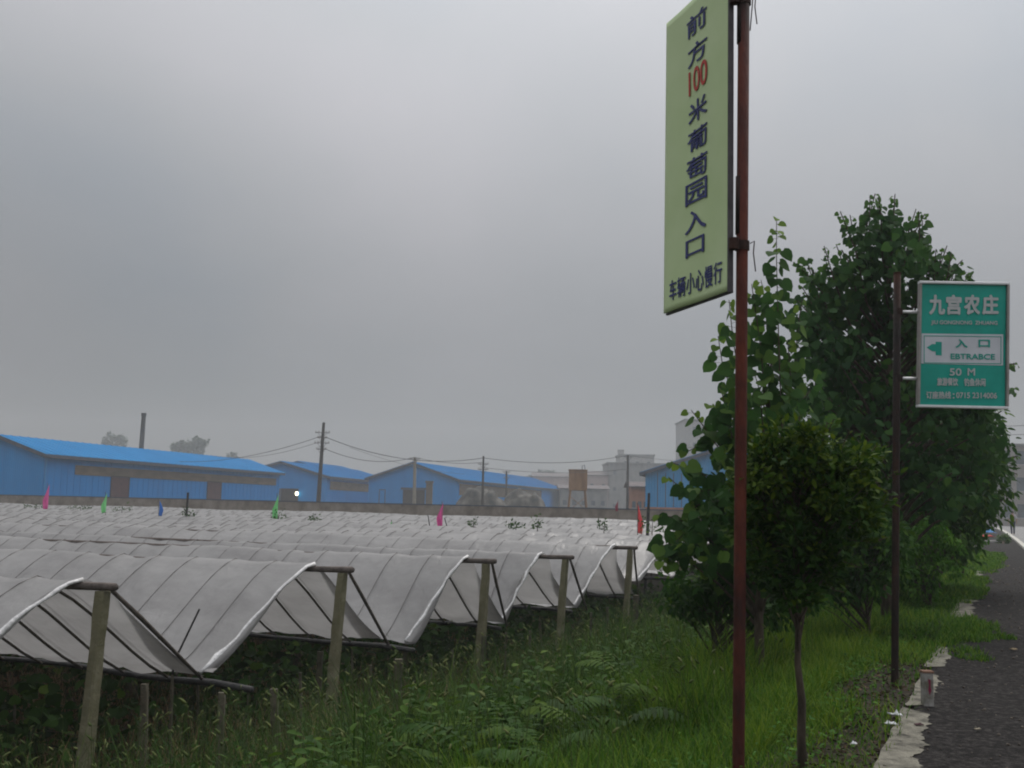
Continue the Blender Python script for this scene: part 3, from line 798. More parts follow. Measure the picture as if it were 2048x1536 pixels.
# ---------------------------------------------------------------- posts among the weeds
def cpost(px, pyt, px2, u_, w, label, lean=None):
    a = pu(px, pyt, u_); b = pu(px2, pyt + 150, u_); d = (b - a) / max(1e-6, (a[2] - b[2]))
    L = a[2] - float(gz(a[0], a[1])) + .3
    base = a + d * L
    m_ = MB(); rough_post(m_, base, a, w * 1.1, w * .95, 10, w * .12)
    o = m_.build('trellis_post', MT['post_old'], loc=(base[0], base[1], base[2] + .3))
    if w < .025: o.name = 'weed_stake'; return tag(o, label, 'stake', 'thin stakes standing in the weeds')
    return tag(o, label, 'post', 'old trellis posts among the weeds')
cpost(641, 1303, 634, 10.8, .036, 'trellis post close to the left of the second shelter end post')
cpost(797, 1318, 794, 9.3, .04, 'stout trellis post standing clear in the weeds right of the second shelter')
cpost(289, 1368, 286, 7.6, .034, 'trellis post beneath the long bar of the nearest shelter')
cpost(548, 1378, 556, 7.6, .032, 'faint trellis post halfway between the two nearest shelter posts')
cpost(443, 1385, 440, 7.4, .03, 'slim trellis post under the right end of the nearest long bar')
cpost(812, 1285, 806, 13.4, .035, 'trellis post behind the stout one, under the second long bar')
cpost(968, 1272, 962, 13.2, .036, 'trellis post right beside the third shelter end post')
cpost(1272, 1190, 1268, 17.6, .05, 'trellis post to the right of the fourth shelter')
cpost(128, 1345, 126, 11, .035, 'trellis post at far left under the nearest shelter')

for i, (px, py, px2, u_, w) in enumerate([(30, 1395, 27, 7.4, .012), (345, 1350, 340, 8.2, .014), (395, 1360, 398, 9.5, .014), (498, 1352, 492, 9.8, .012), (600, 1345, 604, 8.6, .013), (704, 1300, 707, 11.5, .014), (742, 1330, 735, 9.0, .013),
        (862, 1310, 858, 11.0, .018), (905, 1300, 909, 12.5, .014), (1012, 1265, 1008, 13.5, .016), (1060, 1262, 1063, 15, .02), (1080, 1240, 1085, 16.5, .02), (1182, 1225, 1178, 16.5, .02), (1215, 1215, 1219, 19, .022), (1330, 1180, 1333, 20, .022), (225, 1340, 229, 11.5, .014)]):
    cpost(px, py, px2, u_, w, 'thin weathered stake standing in the weeds below the shelters')
# ---------------------------------------------------------------- dark stakes over the far covers
def stake(px, pyt, pxb, pyb, u_, r, label):
    a, b = pu(px, pyt, u_), pu(pxb, pyb, u_)
    d = (b - a) / (a[2] - b[2]); g_ = b + d * (b[2] + 1.95)
    return tag(MB().tube([g_, b, a], [r, r, r * .8], 6, jit=.3).build('stake', MT['wood_wet'], loc=g_), label, 'stake', 'stakes poking out of the plastic film')
stake(376, 985, 373, 1034, 33, .05, 'thick dark stake with climbing shoots, right of the blue flag')
stake(1298, 986, 1296, 1036, 31, .05, 'dark stake behind the red flag at the right')
stake(856, 1030, 859, 1050, 33, .018, 'thin bent stake left of the large pink flag')
stake(889, 1036, 894, 1053, 31, .018, 'thin stake leaning right beside the large pink flag')

# ---------------------------------------------------------------- flags
def cloth(c, nm): return surf(nm, tuple(x * .8 for x in c), c, scale=8, rough=.8)
fm = {'pink': cloth((.75, .10, .35), 'pink_cloth'), 'green': cloth((.22, .72, .25), 'green_cloth'), 'blue': cloth((.02, .16, .55), 'blue_cloth'), 'red': cloth((.75, .07, .08), 'red_cloth'), 'maroon': cloth((.25, .03, .06), 'maroon_cloth')}
def flag(px, pyt, pyb, u_, c, label, wpx, side=-1):
    a, b = pu(px, pyt, u_), pu(px, pyb, u_)
    s_ = float(np.linalg.norm(a - b)) / (pyb - pyt); w = 1.35 * wpx * s_; H = float(a[2] - b[2])
    r = thing('flag', (b[0], b[1], -1.95), label, 'flag', 'small coloured flags on the plastic film')
    MB().tube([(b[0], b[1], -1.95), (b[0], b[1], b[2]), (a[0], a[1], a[2] + .04)], .011, 6).build('flagpole', MT['bamboo'], r)
    V = []; F = []; n, m_ = 12, 6
    for j in range(n + 1):
        t = j / n; ww = w * (t * 1.5 if t < .62 else .93 - (t - .62) * .7)
        for i in range(m_ + 1):
            q = i / m_
            V.append((b[0] + side * (q * ww * .9) + .012, b[1] + .07 * ww / w * math.sin(q * 7 + t * 4) * (0.2 + q), a[2] - H * t - .03 * q * H))
    for j in range(n):
        for i in range(m_):
            q = j * (m_ + 1) + i; F.append((q, q + 1, q + m_ + 2, q + m_ + 1))
    o = MB().add(V, F).build('cloth', fm[c], r, smooth=True)
    so = o.modifiers.new('solid', 'SOLIDIFY'); so.thickness = .004
flag(95, 967, 1018, 44, 'pink', 'pink flag farthest left on the film, before the first shed', 10, -1)
flag(211, 985, 1025, 39, 'green', 'small light green flag before the maroon door of the first shed', 9, -1)
flag(317, 1000, 1032, 35, 'blue', 'small blue flag on the film left of the dark stake', 8, 1)
flag(554, 988, 1038, 36, 'green', 'light green flag before the gap between the first and second shed', 10, -1)
flag(884, 1005, 1053, 32.3, 'pink', 'large pink flag near the middle of the field', 11, -1)
flag(783, 1042, 1054, 31, 'green', 'tiny green flag sunk in the film left of the large pink flag', 5, -1)
flag(1236, 1000, 1022, 62, 'maroon', 'tiny dark red flag in front of the block wall', 6, -1)
flag(1275, 1008, 1066, 32.5, 'red', 'bright red flag at the right end of the field beside the poplar leaves', 10, 1)

# ================================================================ SIGNS
def font_mesh(txt, bold=.0):
    cu = bpy.data.curves.new('lettering', 'FONT'); cu.body = txt; cu.size = 1; cu.offset = bold; cu.resolution_u = 4
    o = bpy.data.objects.new('lettering', cu); col.objects.link(o)
    bpy.context.view_layer.update()
    dg = bpy.context.evaluated_depsgraph_get()
    me = bpy.data.meshes.new_from_object(o.evaluated_get(dg))
    V = np.array([v.co[:] for v in me.vertices]); F = [tuple(p.vertices) for p in me.polygons]
    bpy.data.objects.remove(o); bpy.data.curves.remove(cu); bpy.data.meshes.remove(me)
    return V, F
def fit_text(m_, txt, x0, x1, y0, y1, place, bold=.02):
    V, F = font_mesh(txt)
    lo, hi = V.min(0), V.max(0)
    X = x0 + (V[:, 0] - lo[0]) / (hi[0] - lo[0]) * (x1 - x0); Y = y0 + (V[:, 1] - lo[1]) / (hi[1] - lo[1]) * (y1 - y0)
    bw = bold * abs(y1 - y0)
    for q, (sx, sy) in enumerate(((0, 0), (1, 0), (-1, 0), (0, 1), (0, -1), (.7, .7), (-.7, .7), (.7, -.7), (-.7, -.7))):
        m_.add([place(a + sx * bw, b + sy * bw, q) for a, b in zip(X, Y)], F)
def ray_plane(px, py, o, n):
    d = ray(px, py); C = np.array([0, 0, EYE]); return C + d * (np.dot(o - C, n) / np.dot(d, n))
# ---- banner on the tall rusty pole
pb = pz(1476.5, 1572, 0); pb[2] = float(gz(pb[0], pb[1]))
ptop = pt(1488, -40, pb[1] - .02); ptop2 = ptop + (ptop - pb) * .02
pole = thing('sign_pole', pb, 'tall red rusty steel pole standing close to the camera in the grass', 'pole')
def on_pole(f): return pb + (ptop2 - pb) * f
MB().tube([pb - np.array([0, 0, .12]), pb, on_pole(.5), ptop2], .0285, 16).build('shaft', MT['rust'], pole, smooth=True)
zf = lambda z: (z - pb[2]) / (ptop2[2] - pb[2])
def pole_sleeve(z0, z1, r, nm='weld_sleeve', mat='rust_dark'):
    m_ = MB(); m_.tube([on_pole(zf(z0)) - np.array([.010, 0, 0]), on_pole(zf(z1)) - np.array([.010, 0, 0])], r, 12); m_.build(nm, MT[mat], pole, smooth=True)
pole_sleeve(float(pt(1480, 470, pb[1])[2]), float(pt(1480, 355, pb[1])[2]), .024)
pole_sleeve(float(pt(1480, 90, pb[1])[2]), float(pt(1480, 0, pb[1])[2]), .024)
BR = pt(1463, 582, pb[1] - .02); TR = pt(1464, -66, pb[1] - .02)
TR = BR + np.array([ (ptop - pb)[0] / (ptop - pb)[2] * (TR[2] - BR[2]) * .5, 0, TR[2] - BR[2]])
BL = pz(1333, 628, BR[2])
bx = BR - BL; BW = np.linalg.norm(bx); bx /= BW
BH = TR[2] - BR[2]; bz = (TR - BR) / np.linalg.norm(TR - BR)
bn = np.cross(bx, bz); bn /= np.linalg.norm(bn)       # towards the viewer's side
if np.dot(bn, np.array([0, 0, EYE]) - BL) < 0: bn = -bn
print('banner', BW, BH, BL, BR)
ban = thing('banner_sign', BR * .5 + BL * .5, 'tall narrow pale green banner sign with blue and red writing, hung from the rusty pole', 'sign')
def wave(a, b): return .006 * math.sin(a * 9 + b * 2.2) * math.sin(math.pi * min(1, max(0, a / BW))) + .003 * math.sin(b * 7 + a * 14) * math.sin(math.pi * min(1, max(0, a / BW)))
def bp3(a, b, off=0.0): return BL + bx * a + bz * b + bn * (wave(a, b) + off)
V = []; F = []; nx, nz = 24, 50
for j in range(nz + 1):
    for i in range(nx + 1): V.append(bp3(BW * i / nx, BH * j / nz, .016))
for j in range(nz):
    for i in range(nx):
        q = j * (nx + 1) + i; F.append((q, q + 1, q + nx + 2, q + nx + 1))
banm = surf('pale_green_banner', (.53, .67, .34), (.59, .72, .40), scale=2.5, rough=.55, detail=3)
o = MB().add(V, F).build('fabric', banm, ban, smooth=True)
so = o.modifiers.new('solid', 'SOLIDIFY'); so.thickness = .003; so.offset = 1 if False else 0
m_ = MB()
def bbar(a0, a1, b0, b1, d0=-.010, d1=.004):
    P = [BL + bx * a + bz * b + bn * d for d in (d0, d1) for a, b in ((a0, b0), (a1, b0), (a1, b1), (a0, b1))]
    m_.add(P, [(0, 1, 2, 3), (4, 7, 6, 5), (0, 4, 5, 1), (1, 5, 6, 2), (2, 6, 7, 3), (3, 7, 4, 0)])
bbar(BW - .010, BW + .003, -.006, BH + .006, -.008, .018); bbar(0, BW, -.008, .010); bbar(0, BW, BH - .01, BH + .006); bbar(-.004, .014, .010, BH - .01)
for k in (1, 2, 3, 4): bbar(.014, BW, BH * k / 5 - .01, BH * k / 5 + .01, -.01, .0)
m_.build('frame', MT['gunmetal'], ban)
blue = surf('blue_lettering', (.035, .045, .16), (.05, .06, .20), scale=9, rough=.6)
red = surf('red_lettering', (.50, .05, .035), (.58, .07, .05), scale=9, rough=.6)
def hit(px, py):
    q = ray_plane(px, py, BL + bn * .016, bn) - BL
    return float(q @ bx), float(q @ bz)
mb, mr = MB(), MB()
pl = lambda a, b, q=0: bp3(a, b, .0205 + .0003 * q)
chars = [('前', 45, 1395), ('方', 104, 1396), ('100', 155, 1397), ('米', 218, 1396), ('葡', 276, 1395), ('萄', 332, 1394), ('园', 383, 1393), ('入', 441, 1392), ('口', 493, 1391)]
for chx, yc, xc in chars:
    a, b = hit(xc, yc); a0, _ = hit(xc - 20, yc); a1, _ = hit(xc + 20, yc)
    hh = .056 if chx not in ('口', '100') else (.045 if chx == '口' else .066)
    if chx == '口': a0 += .012; a1 -= .012
    fit_text(mr if chx == '100' else mb, chx, a0, a1, b - hh, b + hh, pl, .018 if chx != '100' else .01)
a0, b0 = hit(1341, 581); a1, b1 = hit(1447, 544)
n = 6
for i, chx in enumerate('车辆小心慢行'):
    w = (a1 - a0) / n; bb = b0 + (b1 - b0) * (i + .5) / n
    bb = (b0 + b1) / 2
    fit_text(mb, chx, a0 + w * (i + .04), a0 + w * (i + .90), bb - .054, bb + .054, pl, .012)
mb.build('lettering', blue, ban); mr.build('lettering', red, ban)
# wire brackets that hold the banner
for py in (493, 5):
    c_ = pt(1480, py, pb[1]); m_ = MB()
    pc = on_pole(zf(c_[2])); fc = BL + bx * (BW + .02) + bz * (c_[2] - BL[2]) / bz[2]
    m_.tube([pc + np.array([0, 0, -.022]), pc + np.array([0, 0, .022])], .036, 12)
    m_.tube([pc - np.array([.0, 0, 0]), fc + bn * .0], [.018, .02], 8, jit=.4)
    m_.tube([fc - np.array([0, 0, .025]), fc + np.array([0, 0, .03])], .026, 8)
    m_.tube([pc + np.array([.036, -.01, .01]), pc + np.array([.055, -.02, .02]), pc + np.array([.05, -.02, -.04]), pc + np.array([.06, -.02, -.13])], .003, 4)
    m_.build('wire_bracket', MT['rust_dark'], ban)
c_ = pt(1500, 0, pb[1])
MB().tube([on_pole(.995), on_pole(.995) + np.array([.05, 0, 0]), c_ + np.array([.012, 0, -.02]), c_ + np.array([.0, 0, -.16])], .003, 4).build('loose_wire', MT['rust_dark'], pole)

# ---- green farm sign
gb = pz(1789.5, 1372, 0)
gtop = pt(1794.5, 548, gb[1])
gp = thing('sign_post', gb, 'dark rusty round post that carries the small green sign beside the pavement', 'post')
MB().tube([gb - np.array([0, 0, .1]), gb, gb * .5 + gtop * .5, gtop], .027, 14).build('shaft', MT['rust_dark'], gp, smooth=True)
MB().tube([gtop, gtop + np.array([0, 0, .012])], .029, 14).build('cap', MT['rust_dark'], gp)
YS = gb[1] - .03
cTL, cTR, cBL, cBR = [pt(x, y, YS) for x, y in ((1840, 565), (2015, 568), (1836, 812), (2013, 816))]
sg = thing('road_sign', (cBL + cBR) / 2, 'green and white rectangular farm entrance sign in a silver frame, pointing left', 'sign')
def sp(px, py, off=0.0):
    q = pt(px, py, YS); return q + np.array([0, -off, 0])
def spoly(m_, pts, off, th=.002):
    P = [sp(x, y, off) for x, y in pts]; m_.prism(P[::-1], (0, th, 0))
green = surf('sign_green', (.008, .27, .21), (.014, .34, .27), scale=3, rough=.4, detail=3)
swhite = surf('sign_white', (.50, .52, .56), (.58, .60, .64), scale=3, rough=.45)
spale = surf('sign_lettering', (.40, .42, .42), (.48, .50, .50), scale=12, rough=.5)
L_ = lambda y: 1840 - 4 * (y - 565) / 247; R_ = lambda y: 2015 - 2 * (y - 568) / 248
m_ = MB(); spoly(m_, [(1843, 568), (2012, 571), (2010, 813), (1839, 809)], .0, .02); m_.build('panel', green, sg)
m_ = MB(); spoly(m_, [(L_(667) + 5, 667), (R_(667) - 8, 669), (R_(728) - 8, 731), (L_(728) + 5, 727)], .002, .0015); m_.build('white_band', swhite, sg)
m_ = MB()
x0, x1, y0, y1 = L_(670) + 9, R_(670) - 12, 671, 725
for a in ((x0, y0, x1, y0 + 1.4), (x0, y1, x1, y1 + 1.4), (x0, y0 + 1.4, x0 + 1.4, y1), (x1 - 1.4, y0 + 1.4, x1, y1)):
    dy = (a[0] - x0) * .012
    spoly(m_, [(a[0], a[1]), (a[2], a[1] + (a[2] - a[0]) * .012), (a[2], a[3] + (a[2] - a[0]) * .012), (a[0], a[3])] if a[2] - a[0] > 5 else [(a[0], a[1] + dy), (a[2], a[1] + dy), (a[2], a[3] + dy), (a[0], a[3] + dy)], .004, .0012)
m_.build('band_border', green, sg)
m_ = MB(); spoly(m_, [(1853, 695), (1864, 688), (1871, 688.5), (1871, 683.5), (1883, 684), (1883, 711), (1871, 710.5), (1871, 703), (1864, 702.5)], .004, .0012); m_.build('arrow', green, sg)
mg, mp_ = MB(), MB()
def stext(m_, s, x0, x1, y0, y1, bold):
    sl = .012
    fit_text(m_, s, x0, x1, -y1, -y0, lambda a, b, q=0: sp(a, -b + (a - x0) * sl, .0052 + .0002 * q), bold)
for chx, a, b in (('九', 1859, 1888), ('宫', 1893, 1921), ('农', 1929, 1958), ('庄', 1965, 1995)):
    stext(mp_, chx, a, b, 591, 628, .042)
stext(mp_, 'JIU GONGNONG  ZHUANG', 1862, 1994, 641, 650.5, .03)
stext(mg, '入', 1911, 1934, 679, 695, .045); stext(mg, '口', 1957, 1979, 680, 694, .045)
stext(mg, 'EBTRABCE', 1901, 1989, 707.5, 718, .035)
stext(mp_, '50', 1899, 1922, 737, 751, .03); stext(mp_, 'M', 1935, 1949, 737, 751, .03)
stext(mp_, '旅游餐饮', 1874, 1915, 756, 771, .03); stext(mp_, '钓鱼休闲', 1928, 1970, 757, 772, .03)
stext(mp_, '订座热线', 1852, 1901, 783, 797, .03); stext(mp_, ':', 1905, 1908, 787, 797, .03); stext(mp_, '0715 2314006', 1912, 1993, 785, 796, .03)
mg.build('lettering', green, sg); mp_.build('lettering', spale, sg)
def fbar(p, q, w, nm='frame_rail', r=.016):
    m_ = MB(); m_.tube([p, q], r, 8); return m_
m_ = MB()
off = np.array([0, -.006, 0])
fr_ = [cTL, cTR, cBR, cBL]
for i, (p, q) in enumerate(zip(fr_, fr_[1:] + fr_[:1])):
    p = p + off; q = q + off; d = (q - p) / np.linalg.norm(q - p); s_ = np.cross(d, [0, 1, 0])
    w = .0095
    m_ = MB()
    a0 = p - d * (w if i % 2 == 0 else -w * 1.02); a1 = q + d * (w if i % 2 == 0 else -w * 1.02)
    P = [a + s_ * k + np.array([0, y_, 0]) for a in (a0, a1) for k, y_ in ((-w, -.016), (w, -.016), (w, .03), (-w, .03))]
    m_.add(P, [(0, 1, 2, 3), (4, 7, 6, 5), (0, 4, 5, 1), (1, 5, 6, 2), (2, 6, 7, 3), (3, 7, 4, 0)])
    o = m_.build('frame_rail', MT['alu'] if i % 2 == 0 else MT['steel'], sg)
    bv = o.modifiers.new('bevel', 'BEVEL'); bv.width = .004; bv.segments = 2
for py in (624, 757):
    a = pt(1797, py - .5, gb[1]); b = pt(1838, py + .3, gb[1] - .01)
    o = MB().tube([a, b], .011, 10).build('bracket_arm', MT['alu'], sg, smooth=True)
    MB().tube([a - np.array([0, 0, .025]), a + np.array([0, 0, .025])], .031, 12).build('clamp', MT['rust_dark'], sg)

# ---------------------------------------------------------------- marker post at the pavement edge
mk = pz(1855, 1416, 0)
mr_ = thing('marker_post', mk, 'short whitewashed concrete marker with a dark red stroke at the pavement edge', 'marker')
hw, H = .033, .225
b = MB(); b.box((-hw, -hw, -.03), (hw, hw, H)); o = b.build('stone', surf('whitewash', (.14, .13, .10), (.36, .35, .33), (.27, .26, .24), scale=9, rough=.95, bump=.5), mr_, local=True)
bv = o.modifiers.new('bevel', 'BEVEL'); bv.width = .008; bv.segments = 2
b = MB(); b.add([(-.006, -hw - .0015, .19), (.012, -hw - .0015, .185), (.010, -hw - .0015, .14), (.016, -hw - .0015, .12), (.004, -hw - .0015, .085), (-.006, -hw - .0015, .12), (.0, -hw - .0015, .15)], [(0, 6, 5, 4, 3, 2, 1)]); b.build('red_stroke', cloth((.22, .02, .06), 'red_paint'), mr_, local=True)
b = MB(); b.box((-hw * 1.06, -hw * 1.06, H + .002), (hw * 1.06, hw * 1.06, H + .014)); b.build('worn_cap', surf('worn_red_cap', (.14, .06, .04), (.26, .17, .12), scale=30, rough=.95), mr_, local=True)

# ---------------------------------------------------------------- litter
def litter(px, py, label, sx, sy, sz, mat, rz, name='litter'):
    p = pz(px, py, .0); g_ = float(gz(p[0], p[1])); p = pz(px, py, g_)
    V = []; n = 5
    for j in range(n):
        for i in range(n):
            V.append((sx * (i / (n - 1) - .5), sy * (j / (n - 1) - .5), sz * (.25 + .75 * random.random() * (1 if 0 < i < 4 and 0 < j < 4 else .35)) + .03))
    F = [(j * n + i, j * n + i + 1, (j + 1) * n + i + 1, (j + 1) * n + i) for j in range(n - 1) for i in range(n - 1)]
    c_, s_ = math.cos(rz), math.sin(rz)
    V = [(p[0] + x * c_ - y * s_, p[1] + x * s_ + y * c_, p[2] + z) for x, y, z in V]
    o = MB().add(V, F).build(name, mat, loc=p); so = o.modifiers.new('solid', 'SOLIDIFY'); so.thickness = .006
    return tag(o, label, 'litter', 'scraps of litter along the pavement edge')
litter(1790, 1443, 'crumpled white and green wrapper in the dirt by the pavement edge, the larger scrap', .055, .07, .045, MT['white'], .4, 'wrapper')
litter(1782, 1461, 'flat white packet just below the crumpled wrapper by the pavement edge', .06, .05, .03, MT['white'], .2, 'packet')
litter(1708, 1501, 'small white scrap lying in the grass at the bottom right', .035, .03, .02, MT['white'], .9, 'paper_scrap')
litter(1838, 1460, 'dark brown dead leaf clump lying on the pale concrete edge', .05, .03, .012, MT['maroon'], .1, 'dead_leaf')
litter(2027, 1306, 'tan dead leaf lying on the asphalt near the right edge', .06, .05, .02, cloth((.25, .19, .11), 'tan_leaf'), .5, 'dead_leaf')
litter(1956, 1469, 'pale tan scrap lying on the asphalt in the lower right', .035, .02, .01, cloth((.34, .30, .22), 'tan_scrap'), .2, 'dead_leaf')
litter(1964, 1070, 'blue and white plastic sheet dumped at the far end of the pavement', 1.2, 1.6, .5, cloth((.05, .22, .50), 'blue_plastic'), .2, 'plastic_sheet')
litter(1972, 1077, 'red scrap lying behind the low cross kerb', 1.0, .6, .25, cloth((.6, .07, .06), 'red_plastic'), .2, 'plastic_scrap')
litter(1960, 1088, 'small orange red object standing before the low cross kerb', .35, .3, .5, cloth((.65, .12, .06), 'orange_plastic'), .2, 'plastic_scrap')

# ================================================================ PERSON on the road
def person():
    f = pz(2026, 1070, 0.012); X0, Y0 = f[0], f[1]
    r = thing('person', (X0, Y0, .012), 'person in a pale top and dark trousers walking along the road at the far right', 'person')
    J = {}; E = []; R = {}
    def j(n, p, rad): J[n] = p; R[n] = rad
    j('pelvis', (0, 0, .90), .115); j('waist', (0, .0, 1.05), .105); j('chest', (0, .01, 1.27), .13); j('neck', (0, .0, 1.44), .05); j('head', (0, -.01, 1.53), .075); j('crown', (0, -.01, 1.61), .07)
    E += [('pelvis', 'waist'), ('waist', 'chest'), ('chest', 'neck'), ('neck', 'head'), ('head', 'crown')]
    for s, nm, st in ((-1, 'l', .16), (1, 'r', -.12)):
        j('hip' + nm, (s * .09, 0, .86), .088); j('knee' + nm, (s * .10, -st * .5, .47), .058); j('ank' + nm, (s * .10, -st + .02, .08), .036); j('toe' + nm, (s * .11, -st - .13, .035), .03)
        j('sh' + nm, (s * .18, 0, 1.37), .055); j('el' + nm, (s * .24, .03 + st * .3, 1.11), .04); j('wr' + nm, (s * .25, -.03 + st * .7, .88), .027); j('pm' + nm, (s * .25, -.04 + st * .75, .82), .026)
        E += [('pelvis', 'hip' + nm), ('hip' + nm, 'knee' + nm), ('knee' + nm, 'ank' + nm), ('ank' + nm, 'toe' + nm), ('chest', 'sh' + nm), ('sh' + nm, 'el' + nm), ('el' + nm, 'wr' + nm), ('wr' + nm, 'pm' + nm)]
        for q, (dy, ln) in enumerate(((-.03, .065), (-.01, .075), (.01, .07), (.028, .055))):
            j(f'f{q}' + nm, (s * .252, J['pm' + nm][1] + dy, .82 - ln), .009); E.append(('pm' + nm, f'f{q}' + nm))
        j('th' + nm, (s * .235, J['pm' + nm][1] - .045, .805), .010); E.append(('pm' + nm, 'th' + nm))
    def skin(names, edges, name, mat, infl=0.0, rootn=None, lv=1):
        ids = {n_: i for i, n_ in enumerate(names)}
        me = bpy.data.meshes.new(name); me.from_pydata([J[n_] for n_ in names], [(ids[a], ids[b]) for a, b in edges], [])
        o = bpy.data.objects.new(name, me); col.objects.link(o); o.parent = r; me.materials.append(mat)
        md = o.modifiers.new('skin', 'SKIN'); md.use_smooth_shade = True
        for n_, i in ids.items():
            me.skin_vertices[0].data[i].radius = (R[n_] + infl, R[n_] + infl); me.skin_vertices[0].data[i].use_root = (n_ == (rootn or names[0]))
        sb = o.modifiers.new('sub', 'SUBSURF'); sb.levels = sb.render_levels = lv
        return o
    sk = surf('skin', (.30, .17, .11), (.36, .21, .14), scale=5, rough=.6)
    skin(list(J), E, 'body', sk, lv=2)
    shirt = ['chest', 'waist', 'shl', 'shr', 'ell', 'elr']; skin(shirt, [('chest', 'waist'), ('chest', 'shl'), ('chest', 'shr'), ('shl', 'ell'), ('shr', 'elr')], 'shirt', cloth((.42, .42, .46), 'pale_shirt'), .018)
    tr = ['pelvis', 'hipl', 'hipr', 'kneel', 'kneer', 'ankl', 'ankr']; skin(tr, [('pelvis', 'hipl'), ('pelvis', 'hipr'), ('hipl', 'kneel'), ('hipr', 'kneer'), ('kneel', 'ankl'), ('kneer', 'ankr')], 'trousers', cloth((.03, .035, .06), 'dark_trousers'), .018)
    hm = MB()
    V = []; F = []
    for a in range(7):
        for b in range(12):
            th_, ph = a / 6 * 1.9, b / 12 * 2 * math.pi
            V.append((.095 * math.sin(th_) * math.cos(ph), .012 + .10 * math.sin(th_) * math.sin(ph), 1.585 + .105 * math.cos(th_)))
    for a in range(6):
        for b in range(12): F.append((a * 12 + b, (a + 1) * 12 + b, (a + 1) * 12 + (b + 1) % 12, a * 12 + (b + 1) % 12))
    hm.add(V, F); hm.build('hair', MT['dark'], r, local=True, smooth=True)
    fc = MB()
    for s in (-1, 1): fc.tube([(s * .03, -.088, 1.552), (s * .03, -.080, 1.552)], [.004, .011], 6)
    fc.tube([(-.02, -.083, 1.495), (.02, -.083, 1.495)], .004, 5); fc.build('face', MT['maroon'], r, local=True)
    r.scale = (1.0, 1.0, 1.0); r.rotation_euler = (0, 0, math.radians(165))
person()
